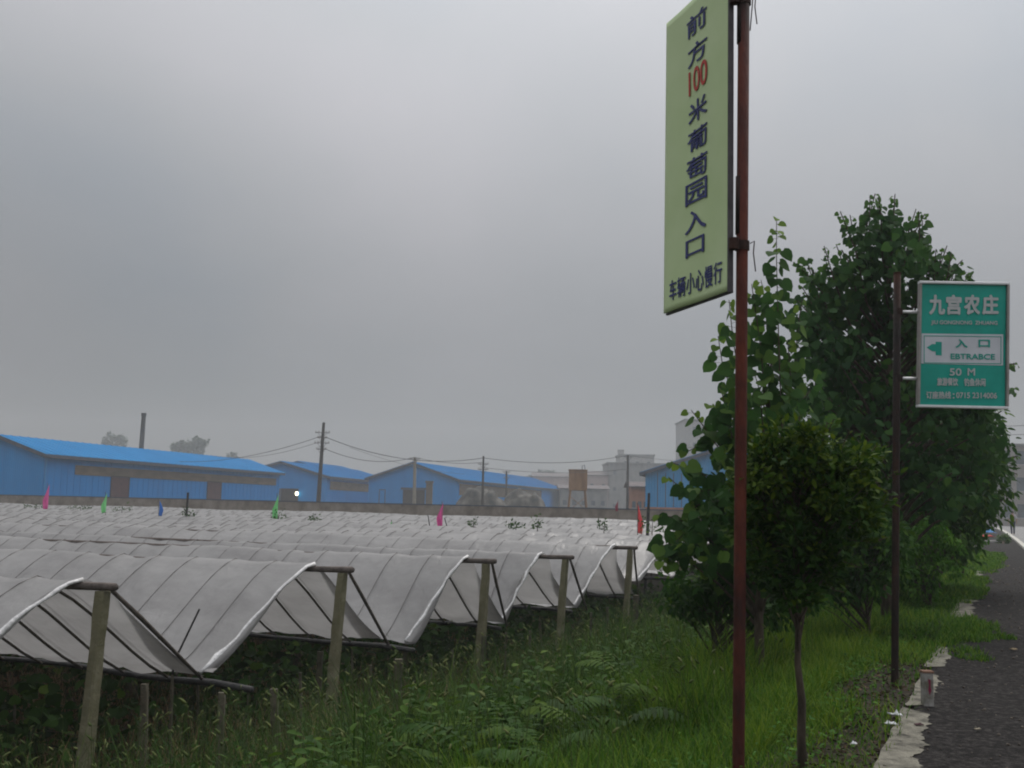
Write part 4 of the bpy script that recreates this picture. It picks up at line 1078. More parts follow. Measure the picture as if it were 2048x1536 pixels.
# ================================================================ TREES
def inpoly(x, y, P):
    n = len(P); c = False; j = n - 1
    for i in range(n):
        if (P[i][1] > y) != (P[j][1] > y) and x < (P[j][0] - P[i][0]) * (y - P[i][1]) / (P[j][1] - P[i][1]) + P[i][0]: c = not c
        j = i
    return c
def crown_tree(name, basepx, Y, label, cat, mat, tmpl, lsize, poly=None, nclump=40, cR_=.22, nleaf=26, D=.8, shoots=(), rtrunk=.04, trunk_top=None, group=None,
               down=.5, seed=0, spacing=.42, bark='bark', base_world=None, hang=.6, ybias=None, tints=(1.6, 2.4), nzf=.8, young=0.0, smin=.5):
    rs = random.Random(seed)
    b = base_world if base_world is not None else pt(basepx[0], basepx[1], Y)
    b = np.array(b, float); b[2] = float(gz(b[0], b[1])) - .02
    r = thing(name, b, label, cat, group)
    centers = []
    if poly:
        xs = [p[0] for p in poly]; ys = [p[1] for p in poly]; tries = 0
        while len(centers) < nclump and tries < 20000:
            tries += 1
            x, y = rs.uniform(min(xs), max(xs)), rs.uniform(min(ys), max(ys))
            if inpoly(x, y, poly):
                centers.append(pt(x, y, Y + D * rs.uniform(-1, 1) * math.sqrt(rs.random())))
    if poly: top = pt(*(trunk_top or (sum(xs) / len(xs), min(ys) + .2 * (max(ys) - min(ys)))), Y)
    else: top = pt(*trunk_top, Y)
    n = 8; axis = []
    for i in range(n + 1):
        t = i / n; w = rs.uniform(-1, 1) * .02 * (1 if 0 < i < n else 0) * (top[2] - b[2])
        axis.append(b + (top - b) * t + np.array([w * .5, w * .5, 0]))
    MB().tube(axis, [rtrunk * (1 - .85 * i / n) for i in range(n + 1)], 9, jit=.15).build('trunk', MT[bark], r, smooth=True)
    lim = MB(); P = []; Dd = []; N = []; S = []; T = []
    def ax(z):
        t = min(1, max(0, (z - b[2]) / (top[2] - b[2]))); return b + (top - b) * t, t
    for i, c in enumerate(centers):
        if i % 2 == 0:
            dist = np.linalg.norm((c - ax(c[2])[0])[:2])
            a_, t = ax(c[2] - .6 * dist - .15)
            mid = (a_ + c) / 2 + np.array([0, 0, .08 * dist])
            lim.tube([a_, mid, c], [rtrunk * (1 - .85 * t) * .5, rtrunk * .22, rtrunk * .08], 5, cap=False)
        ct = rs.random()
        k = int(nleaf * rs.uniform(.6, 1.4))
        q = rdir(k) * (rng.uniform(0, 1, (k, 1)) ** .45) * cR_ * rs.uniform(.7, 1.25); q[:, 2] *= .8
        P.append(c + q); dd = q / cR_ + rdir(k) * .8; dd[:, 2] -= down; Dd.append(dd)
        nn = rdir(k) * .8; nn[:, 2] = nn[:, 2] * .6 + nzf; N.append(nn)
        S.append(lsize * rng.uniform(.6, 1.15, k)); T.append(np.clip(ct * .5 + rng.beta(*tints, k) * .6 - .05 + young * max(0, (c[2] - (b[2] + .62 * (top[2] + cR_ * 2 - b[2]))) / (.38 * (top[2] - b[2]) + .01)) * rng.uniform(0, 1, k), 0, 1))  # young: extra leaf tint that rises with height in the upper crown
    for sh in shoots:
        pts_, s0 = sh[0], (sh[1] if len(sh) > 1 else 0)
        Ys = Y + rs.uniform(-.5, .5) * D * .6
        W3 = [pt(x, y, Ys) for x, y in pts_]
        # root the shoot on the trunk line
        dist = np.linalg.norm((W3[0] - ax(W3[0][2])[0])[:2])
        a_, t = ax(W3[0][2] - .7 * dist - .1)
        fine = [a_] + W3
        lim.tube(fine, [max(.006, rtrunk * (1 - .8 * t) * .45)] + [max(.003, rtrunk * .16 * (1 - .75 * i / len(W3))) for i in range(len(W3))], 5, cap=False)
        L = 0; seg = []
        for p, q in zip(W3[:-1], W3[1:]): seg.append((p, q, np.linalg.norm(q - p)))
        tot = sum(s[2] for s in seg); d = s0 * tot; side = 1
        while d < tot:
            acc = 0
            for p, q, l in seg:
                if acc + l >= d: break
                acc += l
            tt = (d - acc) / l; c = p + (q - p) * tt; stem = (q - p) / l
            for _ in range(1 if rs.random() < .6 else 2):
                side = -side
                tipf = d / tot; sz = lsize * rs.uniform(smin, 1.2) * (1 if tipf < .85 else .6)
                az = rs.uniform(-1.5, 1.5)
                out = np.array([side * math.cos(az), math.sin(az), 0]); pe = c + out * sz * rs.uniform(.2, .7) + stem * sz * rs.uniform(-.15, .3)
                P.append(pe[None]); dd = out * .7 + np.array([rs.uniform(-.3, .3), rs.uniform(-.3, .3), -hang * rs.uniform(.3, 1.5)]); Dd.append(dd[None])
                nn = np.array([rs.uniform(-.5, .5), -rs.uniform(.3, 1.2), rs.uniform(.1, .8)]); N.append(nn[None])
                S.append(np.array([sz])); T.append(np.array([min(1, .25 + .5 * rs.random() + (.4 if tipf > .88 else 0))]))
                lim.tube([c, pe], [.0016 if Y < 20 else .004] * 2, 3, cap=False)
            d += lsize * spacing * rs.uniform(.7, 1.3)
    if lim.v: lim.build('branches', MT['twig' if bark == 'twig' else bark], r)
    P = np.concatenate(P); Dd = np.concatenate(Dd); N = np.concatenate(N); S = np.concatenate(S); T = np.concatenate(T)
    V, F = scatter(tmpl[0], tmpl[1], P, frames(N, Dd), S)
    np_mesh('foliage', V, F, mat, r, tint=np.repeat(T, len(tmpl[1])), smooth=False)
    return r

# poplar A: near, loose, big heart shaped leaves
shA = [[(1566, 900), (1560, 760), (1556, 640), (1553, 520), (1553, 436)], [(1530, 800), (1522, 700), (1508, 600), (1503, 568)], [(1505, 860), (1480, 760), (1466, 680), (1458, 600)],
       [(1500, 900), (1470, 800), (1445, 730), (1436, 672)], [(1540, 780), (1536, 690), (1530, 600), (1522, 560)], [(1480, 960), (1440, 900), (1405, 850), (1382, 820)],
       [(1470, 900), (1452, 820), (1440, 770)], [(1590, 800), (1592, 700), (1598, 640), (1604, 600)], [(1500, 980), (1430, 960), (1375, 935), (1342, 925)], [(1490, 1000), (1420, 985), (1360, 975), (1338, 955)],
       [(1480, 1080), (1400, 1060), (1350, 1035), (1318, 1030)], [(1470, 1100), (1400, 1095), (1345, 1090), (1306, 1092)], [(1470, 1060), (1410, 1050), (1370, 1065), (1330, 1108)],
       [(1480, 1020), (1440, 1000), (1395, 1010), (1370, 1040)], [(1460, 1130), (1420, 1140), (1385, 1120)], [(1500, 900), (1450, 860), (1400, 890), (1372, 905)], [(1480, 860), (1445, 850), (1420, 810)],
       [(1560, 860), (1530, 820), (1510, 750)], [(1570, 900), (1585, 820), (1580, 740), (1575, 680)], [(1460, 1000), (1420, 1020), (1390, 1080)]]
crown_tree('poplar_tree', (1510, 1250), 8.6, 'young poplar with big heart shaped leaves directly behind the rusty pole', 'tree', MT['poplar'], HEART, .108,
           poly=[(1480, 760), (1560, 780), (1600, 740), (1640, 740), (1650, 900), (1640, 1150), (1440, 1180), (1370, 1140), (1322, 1105), (1335, 1050), (1390, 1010), (1420, 930), (1440, 840), (1470, 760)],
           nclump=90, cR_=.19, nleaf=12, D=.75, shoots=[(s, .12) for s in shA], rtrunk=.045, trunk_top=(1545, 700), seed=3, down=.9, nzf=.12, smin=.8)
# poplar B: taller, behind
shB = [[(1745, 560), (1738, 470), (1740, 392)], [(1780, 560), (1785, 460), (1790, 388)], [(1765, 520), (1762, 440), (1757, 395)], [(1800, 560), (1812, 480), (1832, 418)], [(1730, 600), (1712, 500), (1700, 430)],
       [(1700, 650), (1668, 560), (1648, 492)], [(1720, 620), (1690, 540), (1672, 488)], [(1680, 700), (1640, 600), (1612, 520)], [(1830, 620), (1842, 520), (1845, 440)], [(1860, 640), (1868, 560), (1872, 498)],
       [(1870, 650), (1892, 570), (1903, 505)], [(1880, 680), (1912, 600), (1938, 545)], [(1670, 760), (1632, 680), (1608, 640)], [(1840, 600), (1850, 500), (1838, 460)], [(1690, 720), (1655, 640), (1622, 580)],
       [(1900, 760), (1985, 770), (2030, 790)], [(1900, 720), (1980, 740), (2032, 728)], [(1890, 560), (1880, 520), (1885, 498)]]
_r = random.Random(99)
shB += [[(x + _r.uniform(-20, 20) * (i + 1) / len(s), y + _r.uniform(-18, 34)) for i, (x, y) in enumerate(s)] for s in shB]
shB += [[(1680, 800), (1630, 720), (1592, 690)], [(1680, 720), (1628, 640), (1594, 600)], [(1690, 660), (1640, 560), (1606, 520)], [(1860, 700), (1930, 640), (1972, 600)], [(1850, 620), (1905, 540), (1925, 520)], [(1870, 760), (1960, 800), (2015, 812)]]
crown_tree('poplar_tree', (1775, 1250), 12.6, 'tallest poplar, its crown rising between the rusty pole and the green sign', 'tree', MT['poplar_far'], HEART, .105,
           poly=[(1700, 560), (1715, 490), (1738, 440), (1770, 450), (1800, 430), (1832, 470), (1838, 570), (1862, 560), (1885, 530), (1915, 560), (1910, 620), (1960, 700), (1970, 800), (1960, 1000), (1640, 1050), (1590, 900), (1600, 780), (1590, 700), (1615, 620), (1625, 545), (1655, 530), (1675, 580)],
           nclump=215, cR_=.25, nleaf=22, D=1.1, shoots=[(s, .1) for s in shB], rtrunk=.075, trunk_top=(1780, 480), seed=5, down=.9, nzf=.15)
# C: broad dense tree right, behind the green sign, over the pavement
shC = [[(1930, 900), (1990, 880), (2012, 850)], [(1940, 930), (2000, 920), (2036, 912)], [(1930, 860), (1975, 840), (2003, 822)], [(1940, 1000), (1985, 1010), (2005, 1000)], [(1940, 950), (2000, 940), (2034, 948)]]
crown_tree('roadside_tree', (1870, 1180), 17.5, 'broad dark tree leaning over the pavement below the green sign', 'tree', MT['dense'], OVAL, .15,
           poly=[(1780, 700), (1860, 740), (1940, 800), (1968, 830), (1968, 880), (1990, 910), (1992, 960), (1978, 1000), (1962, 1040), (1955, 1075), (1920, 1110), (1700, 1110), (1700, 800)],
           nclump=270, cR_=.42, nleaf=62, D=1.9, shoots=[(s, .1) for s in shC], rtrunk=.12, trunk_top=(1860, 780), seed=8, down=.6)
crown_tree('roadside_tree', (1700, 1200), 15.5, 'dark bushy tree filling the gap behind the two poplars', 'tree', MT['dense'], OVAL, .13,
           poly=[(1560, 880), (1640, 760), (1760, 780), (1800, 900), (1810, 1120), (1760, 1160), (1600, 1180), (1500, 1150), (1470, 1080)],
           nclump=150, cR_=.36, nleaf=60, D=1.3, rtrunk=.08, trunk_top=(1690, 850), seed=12, down=.6)
# young camphor in front
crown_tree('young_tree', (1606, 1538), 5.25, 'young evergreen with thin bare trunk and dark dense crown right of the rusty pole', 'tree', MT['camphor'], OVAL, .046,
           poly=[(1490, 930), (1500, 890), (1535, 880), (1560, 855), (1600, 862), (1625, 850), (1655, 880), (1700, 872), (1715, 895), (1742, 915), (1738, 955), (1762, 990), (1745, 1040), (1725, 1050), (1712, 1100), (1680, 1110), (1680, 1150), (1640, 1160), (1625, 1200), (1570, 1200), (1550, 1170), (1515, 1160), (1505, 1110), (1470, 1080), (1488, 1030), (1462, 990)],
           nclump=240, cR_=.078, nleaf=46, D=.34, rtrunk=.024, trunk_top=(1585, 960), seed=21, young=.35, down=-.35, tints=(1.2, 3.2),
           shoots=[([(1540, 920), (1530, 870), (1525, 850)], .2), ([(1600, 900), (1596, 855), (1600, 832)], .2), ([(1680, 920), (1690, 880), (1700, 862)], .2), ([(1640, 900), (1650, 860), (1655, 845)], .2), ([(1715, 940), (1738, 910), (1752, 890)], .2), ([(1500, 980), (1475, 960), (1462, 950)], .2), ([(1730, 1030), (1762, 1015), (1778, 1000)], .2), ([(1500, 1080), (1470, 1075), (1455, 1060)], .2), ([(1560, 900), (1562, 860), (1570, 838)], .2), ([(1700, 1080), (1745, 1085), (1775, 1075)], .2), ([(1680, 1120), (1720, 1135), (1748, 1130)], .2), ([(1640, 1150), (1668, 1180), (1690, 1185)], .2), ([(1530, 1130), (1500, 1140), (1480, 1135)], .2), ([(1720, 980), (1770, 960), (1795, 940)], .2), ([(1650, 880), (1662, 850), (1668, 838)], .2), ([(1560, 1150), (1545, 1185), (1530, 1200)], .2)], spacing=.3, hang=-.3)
# small light green shrubs by the pavement
crown_tree('sapling', (1861, 1216), 14.6, 'light green round sapling beside the pavement, right of the green sign post', 'tree', MT['sapling'], OVAL, .075,
           poly=[(1832, 1050), (1860, 1030), (1890, 1040), (1915, 1075), (1925, 1110), (1915, 1155), (1880, 1185), (1835, 1190), (1800, 1160), (1790, 1110), (1805, 1070)],
           nclump=70, cR_=.10, nleaf=26, D=.4, rtrunk=.02, trunk_top=(1862, 1070), seed=31, down=.7)
crown_tree('sapling', (1925, 1155), 21, 'dark narrow sapling farther along the pavement edge', 'tree', MT['sapling'], OVAL, .09,
           poly=[(1915, 1040), (1940, 1015), (1960, 1040), (1962, 1075), (1945, 1110), (1905, 1115), (1895, 1080)],
           nclump=45, cR_=.16, nleaf=24, D=.4, rtrunk=.03, trunk_top=(1930, 1050), seed=32, down=.6)
crown_tree('shrub', (1740, 1180), 11.0, 'low dark shrub beneath the poplars left of the green sign post', 'shrub', MT['dense'], OVAL, .08,
           poly=[(1600, 1080), (1700, 1030), (1800, 1050), (1805, 1120), (1790, 1165), (1720, 1195), (1640, 1215), (1600, 1200)], nclump=170, cR_=.16, nleaf=30, D=.7, rtrunk=.02, trunk_top=(1720, 1100), seed=33)
crown_tree('shrub', (1420, 1230), 9.4, 'low dark shrub at the foot of the near poplar beside the last shelter ends', 'shrub', MT['dense'], OVAL, .08,
           poly=[(1340, 1170), (1400, 1130), (1480, 1130), (1620, 1150), (1640, 1200), (1560, 1240), (1400, 1240), (1340, 1210)], nclump=110, cR_=.13, nleaf=30, D=.7, rtrunk=.02, trunk_top=(1440, 1160), seed=34)
crown_tree('shrub', (1985, 1088), 50, 'small dark bush growing at the corner of the low cross kerb', 'shrub', MT['dense'], OVAL, .16,
           poly=[(1998, 1088), (1999, 1074), (2006, 1070), (2014, 1076), (2012, 1088)], nclump=16, cR_=.18, nleaf=24, D=.3, rtrunk=.03, trunk_top=(2005, 1078), seed=35, base_world=pz(2006, 1089, 0))

# far trees
def far_tree(px, pyt, pyb, hw, Y, label, seed, ls=.5, n=40, mat='fartree', nl=16, D=2.5, grp='hazy trees in the distance', name='distant_tree'):
    rs = random.Random(seed)
    P = [(px + hw * math.cos(a) * rs.uniform(.75, 1.1), (pyt + pyb) / 2 + (pyb - pyt) / 2 * math.sin(a) * rs.uniform(.85, 1.1)) for a in [2 * math.pi * i / 9 for i in range(9)]]
    b = pt(px, 1000, Y); b[2] = 0
    crown_tree(name, None, Y, label, 'tree', MT[mat], CLUMP, ls, poly=P, nclump=n, cR_=hw * Y / 2100 * .24, nleaf=nl, D=D, rtrunk=.2, trunk_top=(px, pyt + .3 * (pyb - pyt)), seed=seed, base_world=b, group=grp)
far_tree(232, 866, 905, 26, 390, 'faint hazy tree behind the first shed, left of the chimney stack', 41, 1.1)
far_tree(365, 878, 915, 24, 370, 'hazy loose tree right of the chimney stack, the left of a pair', 42, 1.1)
far_tree(398, 875, 918, 20, 366, 'hazy rounded tree right of the chimney stack, the right of a pair', 43, 1.1, n=55)
far_tree(468, 905, 925, 12, 400, 'tiny hazy tree top behind the right end of the first shed', 44, 1.1, n=20)
far_tree(1096, 938, 975, 26, 400, 'faint spreading tree behind the roof end of the middle shed', 45, .9, n=36, nl=10)
far_tree(1062, 950, 972, 10, 420, 'tiny hazy tree top at the roof end of the middle shed', 46, 1.0, n=14)
far_tree(1992, 978, 1052, 40, 190, 'dark hazy tree beside the beige building at the end of the road', 47, .8, n=110, nl=26, D=4)
far_tree(2040, 1000, 1052, 34, 175, 'low dark hazy tree behind the walking person', 48, .7, n=80, nl=24, D=4)
far_tree(1950, 960, 1050, 40, 210, 'dark hazy tree mostly hidden behind the broad roadside tree', 49, .8, n=90, nl=24, D=4)
far_tree(2095, 960, 1050, 34, 185, 'hazy tree at the very right edge of the road', 50, .8, n=80, nl=24, D=4)

# shoots poking through the far film
def tuft(px, py, u_, w, h, label, seed):
    rs = random.Random(seed); b = pu(px, py, u_)
    n = int(40 + 60 * w); P = b + np.stack([rng.uniform(-w, w, n), rng.uniform(-.15, .15, n), np.abs(rng.normal(0, .5, n)) * h], 1)
    d = rdir(n); d[:, 2] += .3
    V, F = scatter(OVAL[0], OVAL[1], P, frames(rdir(n), d), rng.uniform(.06, .13, n))
    r = thing('vine_shoot', (b[0], b[1], -1.95), label, 'vine', 'vine shoots growing through the film')
    MB().tube([(b[0], b[1], -1.95), (b[0] + .03, b[1], b[2]), (b[0] + .05, b[1], b[2] + h * .8)], [.02, .015, .005], 5).build('stem', MT['bark'], r)
    np_mesh('foliage', V, F, MT['dense'], r, tint=np.repeat(rng.beta(1.5, 2.5, n), len(OVAL[1])))
tuft(70, 1016, 45, .7, .2, 'wispy vine shoots at the far left, left of the pink flag', 1)
tuft(160, 1018, 44, .7, .18, 'low vine shoots between the pink and the small green flag', 2)
tuft(243, 1022, 42, .55, .35, 'dark bushy vine shoots just right of the small green flag', 3)
tuft(378, 1034, 33, .25, .3, 'vine shoots around the foot of the thick dark stake', 4)
tuft(556, 1038, 36, .35, .35, 'dark vine shoots at the foot of the larger green flag', 5)
tuft(627, 1042, 35, .25, .3, 'vine shoots right of the larger green flag', 6)
tuft(945, 1052, 33, .15, .25, 'sparse vine shoots right of the large pink flag', 7)
tuft(1030, 1056, 31, .3, .2, 'low wide vine shoots, left of a triangular clump', 8)
tuft(1073, 1056, 31, .16, .38, 'small triangular clump of vine shoots in the right half of the film', 9)
tuft(1206, 1060, 31, .16, .33, 'small clump of vine shoots left of the red flag', 10)
tuft(1302, 1064, 30, .35, .55, 'thick bushy vine clump right behind the red flag', 11)

# ================================================================ GROUND VEGETATION (nobody could count it)
def area(n, u0, u1, v0, v1, dens=None):
    """random ground points, thinned with distance from the road's near end"""
    u = u0 + (u1 - u0) * rng.random(n) ** 1.5; v = rng.uniform(v0, v1, n)
    x = u * uu[0] + v * vv[0]; y = u * uu[1] + v * vv[1]
    keep = (y > 1.5) & (np.abs(x) < .56 * y + 1.2)
    x, y, u, v = x[keep], y[keep], u[keep], v[keep]
    return x, y, u, v
def pnoise(x, y, s, k=0.0):
    return np.sin(x * s + k + 1.3 * np.sin(y * s * .7 + k)) * np.cos(y * s * .9 - k * 2 + .8 * np.sin(x * s * 1.3))
def blades(name, x, y, h, w, mat, tint, lean=.45, label='grass', zoff=0.0):
    n = len(x); P = np.stack([x, y, gz(x, y) - .02 + zoff], 1)
    az = rng.uniform(0, 2 * math.pi, n); ln = np.abs(rng.normal(0, lean, n)) + .03
    d = np.stack([np.cos(az) * ln, np.sin(az) * ln, np.ones(n)], 1); d /= np.linalg.norm(d, axis=1, keepdims=True)
    nn = np.stack([np.cos(az), np.sin(az), .2 * np.ones(n)], 1)
    R = frames(nn, d)
    V, F = scatter(BLADE[0], BLADE[1], P, R, np.stack([w, h, h], 1))
    return np_mesh(name, V, F, mat, tint=np.repeat(np.clip(tint, 0, 1), len(BLADE[1])))
# verge grass
x, y, u, v = area(200000, 2.6, 42, -4.4, -.56)
p = pnoise(x, y, 1.7); p2 = pnoise(x, y, .8, 2.0)
bare = (v > -1.0 + .15 * p) & (u > 5.5) & (u < 9.6)          # dirt strip by the edging
bare2 = ((x - 2.75) ** 2 / .35 + (y - 7.6) ** 2 / .6 < 1) & (rng.random(len(x)) < .6)
k = ~(bare & (rng.random(len(x)) < .7)) & ~bare2
x, y, u, v, p, p2 = x[k], y[k], u[k], v[k], p[k], p2[k]
h = (1 + 1.1 * np.clip(pnoise(x, y, 2.6, 5.0) - .25, 0, 1) * (v < -1.2)) * (.07 + .17 * sstep(-.9, -2.2, v) + .05 * np.clip(p, 0, 1)) * rng.uniform(.5, 1.4, len(x)) * (1 + .25 * np.clip(u / 12, 0, 1.5))
t = .50 + .20 * p2 + .15 * p + rng.normal(0, .22, len(x)) - .06 * np.clip(-v - 2.2, 0, 2)
tag(blades('grass', x, y, h, .004 + .0009 * u, MT['grass'], t, .55), kind='stuff', label='short bright green verge grass', cat='grass')
# grass creeping over the pavement
x, y, u, v = area(60000, 9, 42, -.62, .25)
jj = 1 + .35 * pnoise(x, y, 3.1) + .25 * pnoise(x, y, 7.3, 1.0) - .5 * rng.random(len(x)) ** 2
c1 = (np.hypot((u - 12.4) / 1.9, (v + .55) / (.46)) < jj) | (np.hypot((u - 20.5) / 3.5, (v + .5) / .25) < jj) | (np.hypot((u - 33) / 7, (v + .5) / .5) < jj)
k = c1; x, y, u, v = x[k], y[k], u[k], v[k]
tag(blades('grass', x, y, rng.uniform(.03, .10, len(x)), .005 + .0008 * u, MT['grass'], rng.normal(.5, .2, len(x)), .6, zoff=.03), kind='stuff', label='grass tufts creeping over the asphalt edge', cat='grass')
# tall coarse grass on the bank and field edge
x, y, u, v = area(150000, 3.0, 34, -11.5, -2.0)
p = pnoise(x, y, 1.3, .7); p2 = pnoise(x, y, .55, 1.0)
dens = np.clip(.75 + .35 * p2, .1, 1) * np.where(v < -6.9, .28, 1)
p3 = pnoise(x, y, 4.3, 2.2) + .6 * pnoise(x, y, 9.0, .4)
k = (rng.random(len(x)) < dens) & (rng.random(len(x)) < .35 + .8 * np.clip(p3 + .3, 0, 1)); x, y, u, v, p, p2, p3 = x[k], y[k], u[k], v[k], p[k], p2[k], p3[k]
h = (1 + .4 * np.clip(p3, -1, 1)) * (.26 + .50 * sstep(-2.4, -4.4, v) + .12 * p) * rng.uniform(.5, 1.3, len(x)) * np.where(v < -6.8, .55, 1)
t = .44 + .22 * p2 + .1 * p + rng.normal(0, .2, len(x)) - .13 * np.clip(-v - 4.2, 0, 3)
tag(blades('tall_grass', x, y, h, .006 + .0008 * u, MT['weed'], t, .40), kind='stuff', label='tall dark coarse grass on the bank', cat='grass')
# yellowish patch of finer grass right of the middle
x, y, u, v = area(90000, 3.2, 16, -3.1, -1.2)
k = (pnoise(x, y, 1.1, 3.3) > -.25) & (pnoise(x, y, 5.0, 1.2) + rng.random(len(x)) > .15); x, y, u, v = x[k], y[k], u[k], v[k]
tag(blades('fine_grass', x, y, rng.uniform(.16, .50, len(x)) * np.where(v > -1.8, .6, 1), .0035 + .0006 * u, MT['grass'], rng.normal(.66, .2, len(x)) + .15 * pnoise(x, y, 2.0), .45), kind='stuff', label='finer yellow green grass near the rusty pole', cat='grass')
# one pale arching grass clump by the young tree
q = 60; cx, cy = pz(1560, 1330, -.25)[:2]
tag(blades('grass_clump', cx + rng.normal(0, .07, q), cy + rng.normal(0, .07, q), rng.uniform(.3, .6, q), np.full(q, .009), leafmat('pale_blade', (.07, .13, .06), (.16, .25, .13)), rng.random(q), .9), label='pale arching grass clump between the rusty pole and the thin trunk', cat='grass')
# broad leaved weeds
def weeds(n, u0, u1, v0, v1, hmin, hmax, ls, mat, tm, name, label, tmpl=OVAL, nl=16, stem='weed'):
    x, y, u, v = area(n, u0, u1, v0, v1)
    m_ = len(x); h = rng.uniform(hmin, hmax, m_); z = gz(x, y)
    P = []; T = []; D_ = []; S = []
    for j in range(nl):
        f = (j + rng.random(m_)) / nl
        sp_ = .10 * (1 - f * .5)
        P.append(np.stack([x + rng.normal(0, sp_, m_), y + rng.normal(0, sp_, m_), z + h * (.12 + .9 * f)], 1)); T.append(np.clip(tm + .12 * f + rng.normal(0, .15, m_), 0, 1))
        d = rdir(m_, -.3, .5); D_.append(d); S.append(ls * rng.uniform(.5, 1.2, m_))
    P = np.concatenate(P); T = np.concatenate(T); D_ = np.concatenate(D_); S = np.concatenate(S)
    nn = rdir(len(P)) * .6; nn[:, 2] += 1
    V, F = scatter(tmpl[0], tmpl[1], P, frames(nn, D_), S)
    o = np_mesh(name, V, F, mat, tint=np.repeat(T, len(tmpl[1])))
    return tag(o, kind='stuff', label=label, cat='weeds')
weeds(420, 4, 13, -5.6, -2.6, .3, .8, .08, MT['weed'], .42, 'broadleaf_weeds', 'broad leaved weeds in the middle foreground', nl=14)
weeds(2600, 5, 30, -12, -4.6, .25, .7, .065, MT['weed'], .14, 'broadleaf_weeds', 'dark leafy weeds below the shelters', nl=12)
weeds(900, 3.4, 18, -3.4, -.75, .04, .2, .035, MT['sapling'], .3, 'small_weeds', 'small leafy weeds mixed into the verge grass', nl=9)
# vines under the shelters
for i, U_ in enumerate(ROW_U[:6]):
    n = 1500; xs = -.8 - rng.random(n) ** 1.3 * 9; s_ = rng.normal(0, .75, n); zz = -1.9 + rng.uniform(.45, 1.25, n) + .12 * np.sin(xs * 3)
    q = np.stack([ROW_V[i] + xs, np.full(n, U_ + .6) + s_], 1)
    P = np.stack([q[:, 1] * uu[0] + q[:, 0] * vv[0], q[:, 1] * uu[1] + q[:, 0] * vv[1], zz], 1)
    V, F = scatter(HEART[0], HEART[1], P, frames(np.stack([rng.normal(0, .5, n), rng.normal(0, .5, n), np.ones(n)], 1), rdir(n)), rng.uniform(.08, .15, n))
    vb = W(U_ + .6, ROW_V[i] - 1.5); vb[2] = -1.9
    r = thing('grapevine', vb, ['green grapevine growing under the nearest shelter', 'green grapevine under the second shelter', 'green grapevine under the third shelter', 'green grapevine under the fourth shelter', 'green grapevine under the fifth shelter', 'green grapevine under the sixth shelter'][i], 'grapevine', 'grapevines under the shelters')
    tm = MB(); a = vb; 
    for k_ in range(4):
        c_ = W(U_ + .6, ROW_V[i] - 1.5 - k_ * 2.2); c_[2] = -1.95
        tm.tube([c_, c_ + np.array([.03, .02, .5]), c_ + np.array([-.02, 0, 1.0])], [.025, .02, .012], 6)
    w0, w1 = W(U_ + .6, ROW_V[i] - .8), W(U_ + .6, ROW_V[i] - 9.5); w0[2] = w1[2] = -.95
    tm.tube([w0, w1], .006, 4)
    tm.build('stem', MT['bark'], r)
    np_mesh('foliage', V, F, MT['weed'], r, tint=np.repeat(np.clip(rng.normal(.3, .2, n), 0, 1), len(HEART[1])))
# arching fern-like fronds low in the middle foreground
Pf, Df, Nf, Sf, Tf = [], [], [], [], []; stm = MB()
for _ in range(95):
    u_, v_ = rng.uniform(5.2, 9.8), rng.uniform(-4.6, -2.3); b0 = W(u_, v_); b0[2] = float(gz(b0[0], b0[1])) + .12
    az = rng.uniform(0, 6.28); L = rng.uniform(.35, .75); t0 = rng.uniform(.2, .75); pts_ = []
    for i in range(15):
        s_ = i / 14; pts_.append(b0 + np.array([math.cos(az), math.sin(az), 0]) * L * s_ * .85 + np.array([0, 0, L * (1.15 * s_ - .75 * s_ * s_)]))
    stm.tube(pts_[::2], .003, 3, cap=False)
    for i in range(2, 15):
        dr = pts_[i] - pts_[i - 1]; dr /= np.linalg.norm(dr); sd_ = np.cross(dr, [0, 0, 1.0]); sd_ /= np.linalg.norm(sd_)
        for s in (-1, 1):
            Pf.append(pts_[i]); Df.append(sd_ * s + dr * .5 + np.array([0, 0, -.12])); Nf.append([0.0, 0, 1.0]); Sf.append(.17 * math.sin(math.pi * (i + .8) / 16.5) ** .7); Tf.append(min(1, max(0, t0 + rng.normal(0, .08))))
V, F = scatter(NARROW[0], NARROW[1], np.array(Pf), frames(np.array(Nf), np.array(Df)), np.array(Sf))
nS = len(stm.v); sv = np.array(stm.v); sf_ = np.array([t for f in stm.f for t in ((f[0], f[1], f[2]), (f[0], f[2], f[3]))])
tag(np_mesh('fern_fronds', np.concatenate([V, sv]), np.concatenate([F, sf_ + len(V)]), MT['weed'], tint=np.concatenate([np.repeat(Tf, len(NARROW[1])), np.full(len(sf_), .4)])), kind='stuff', label='arching fern-like fronds low in the middle foreground', cat='weeds')
# dry stalks
x, y, u, v = area(30000, 5, 26, -14, -5.0)
k = rng.random(len(x)) < .55 + .4 * pnoise(x, y, .9, 4.0); x, y = x[k], y[k]
tag(blades('dry_stalks', x, y, rng.uniform(.35, .95, len(x)), np.full(len(x), .010), MT['dry'], rng.random(len(x)), .18), kind='stuff', label='brown dry stalks in the dark field', cat='weeds')
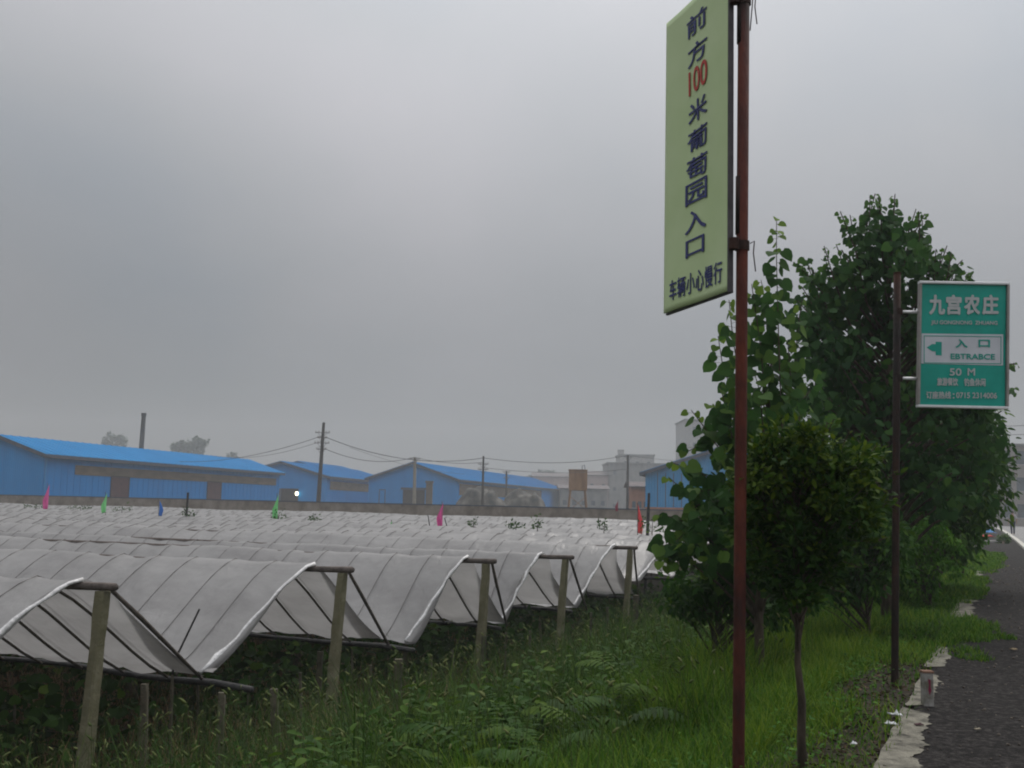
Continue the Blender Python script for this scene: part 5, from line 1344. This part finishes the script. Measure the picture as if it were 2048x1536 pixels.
# foxtail seed heads
x, y, u, v = area(1700, 4.5, 24, -7.8, -1.6)
n = len(x); h = rng.uniform(.3, .62, n) + .45 * sstep(-2.4, -4.4, v); z = gz(x, y)
az = rng.uniform(0, 6.28, n)
mbs = []
P0 = np.stack([x, y, z], 1); top = P0 + np.stack([np.cos(az) * .08, np.sin(az) * .08, h], 1)
ST = (np.array([(-.5, 0, 0), (.5, 0, 0), (.3, 1, 0), (-.3, 1, 0)], float), np.array([(0, 1, 2), (0, 2, 3)]))
V1, F1 = scatter(ST[0], ST[1], P0, frames(np.tile([0, -1.0, 0.1], (n, 1)), top - P0), np.stack([np.full(n, .005), h * 1.01, np.ones(n)], 1))
hd = np.stack([np.cos(az), np.sin(az), np.full(n, .9)], 1)
SP = (np.array([(0, 0, 0), (.5, .3, 0), (0, .3, .5), (-.5, .3, 0), (0, .3, -.5), (.4, .8, -.12), (0, .8, .25), (-.4, .8, -.12), (0, 1.05, -.35)], float),
      np.array([(0, 1, 2), (0, 2, 3), (0, 3, 4), (0, 4, 1), (1, 5, 2), (2, 5, 6), (2, 6, 3), (3, 6, 7), (3, 7, 4), (4, 7, 5), (4, 5, 1), (5, 8, 6), (6, 8, 7), (7, 8, 5)]))
V2, F2 = scatter(SP[0], SP[1], top, frames(np.tile([0.1, 0, 1.0], (n, 1)), hd), np.stack([np.full(n, .012), rng.uniform(.035, .07, n), np.full(n, .02)], 1))
tag(np_mesh('foxtail_grass', np.concatenate([V1, V2]), np.concatenate([F1, F2 + len(V1)]), MT['seed'], tint=np.concatenate([np.full(len(F1), .1), np.repeat(rng.random(n), len(SP[1]))])), kind='stuff', label='foxtail grass with nodding seed heads', cat='grass')
# crumbs of stone and dead leaves on the asphalt and dirt
x, y, u, v = area(1500, 3, 30, -1.1, .8)
n = len(x); z = np.where(v > -.55, .018, gz(x, y) + .0)
V, F = scatter(SP[0], SP[1], np.stack([x, y, z], 1), frames(rdir(n), rdir(n, -.2, .2)), rng.uniform(.006, .022, n) * (1 + u / 25))
tag(np_mesh('stone_chips', V, F, leafmat('stone_chip', (.05, .04, .035), (.26, .23, .19), trans=0), tint=np.repeat(rng.beta(1, 4.5, n), len(SP[1]))), kind='stuff', label='loose stone chips along the pavement', cat='gravel')

x, y, u, v = area(9000, 4, 12, -1.9, -.56)
k = ((v > -1.0) | (((x - 2.75) ** 2 / .35 + (y - 7.6) ** 2 / .6) < 1.2)); x, y, u, v = x[k], y[k], u[k], v[k]; n = len(x)
V, F = scatter(OVAL[0], OVAL[1], np.stack([x, y, gz(x, y) + rng.uniform(.0, .02, n)], 1), frames(rdir(n, .3, 1), rdir(n, -.3, .3)), rng.uniform(.012, .05, n))
tag(np_mesh('leaf_litter', V, F, leafmat('leaf_litter', (.02, .014, .008), (.16, .11, .06), trans=0, mid=(.06, .04, .02)), tint=np.repeat(rng.beta(1.3, 2.5, n), len(OVAL[1]))), kind='stuff', label='dead leaves and crumbs on the bare dirt by the pavement', cat='leaf litter')

# ================================================================ HAZE
hz = MB().box((-450, -30, -3.2), (450, 450, 34))
hm_, n_, l_, out_ = mat_new('haze_air')
vp = n_.new('ShaderNodeVolumePrincipled'); vp.inputs['Color'].default_value = (.84, .87, .89, 1); vp.inputs['Density'].default_value = .0012; vp.inputs['Anisotropy'].default_value = .1
l_.new(vp.outputs[0], out_.inputs['Volume'])
tag(hz.build('haze', hm_), kind='stuff')
print('verts', sum(len(o.data.vertices) for o in bpy.data.objects if o.type == 'MESH'))
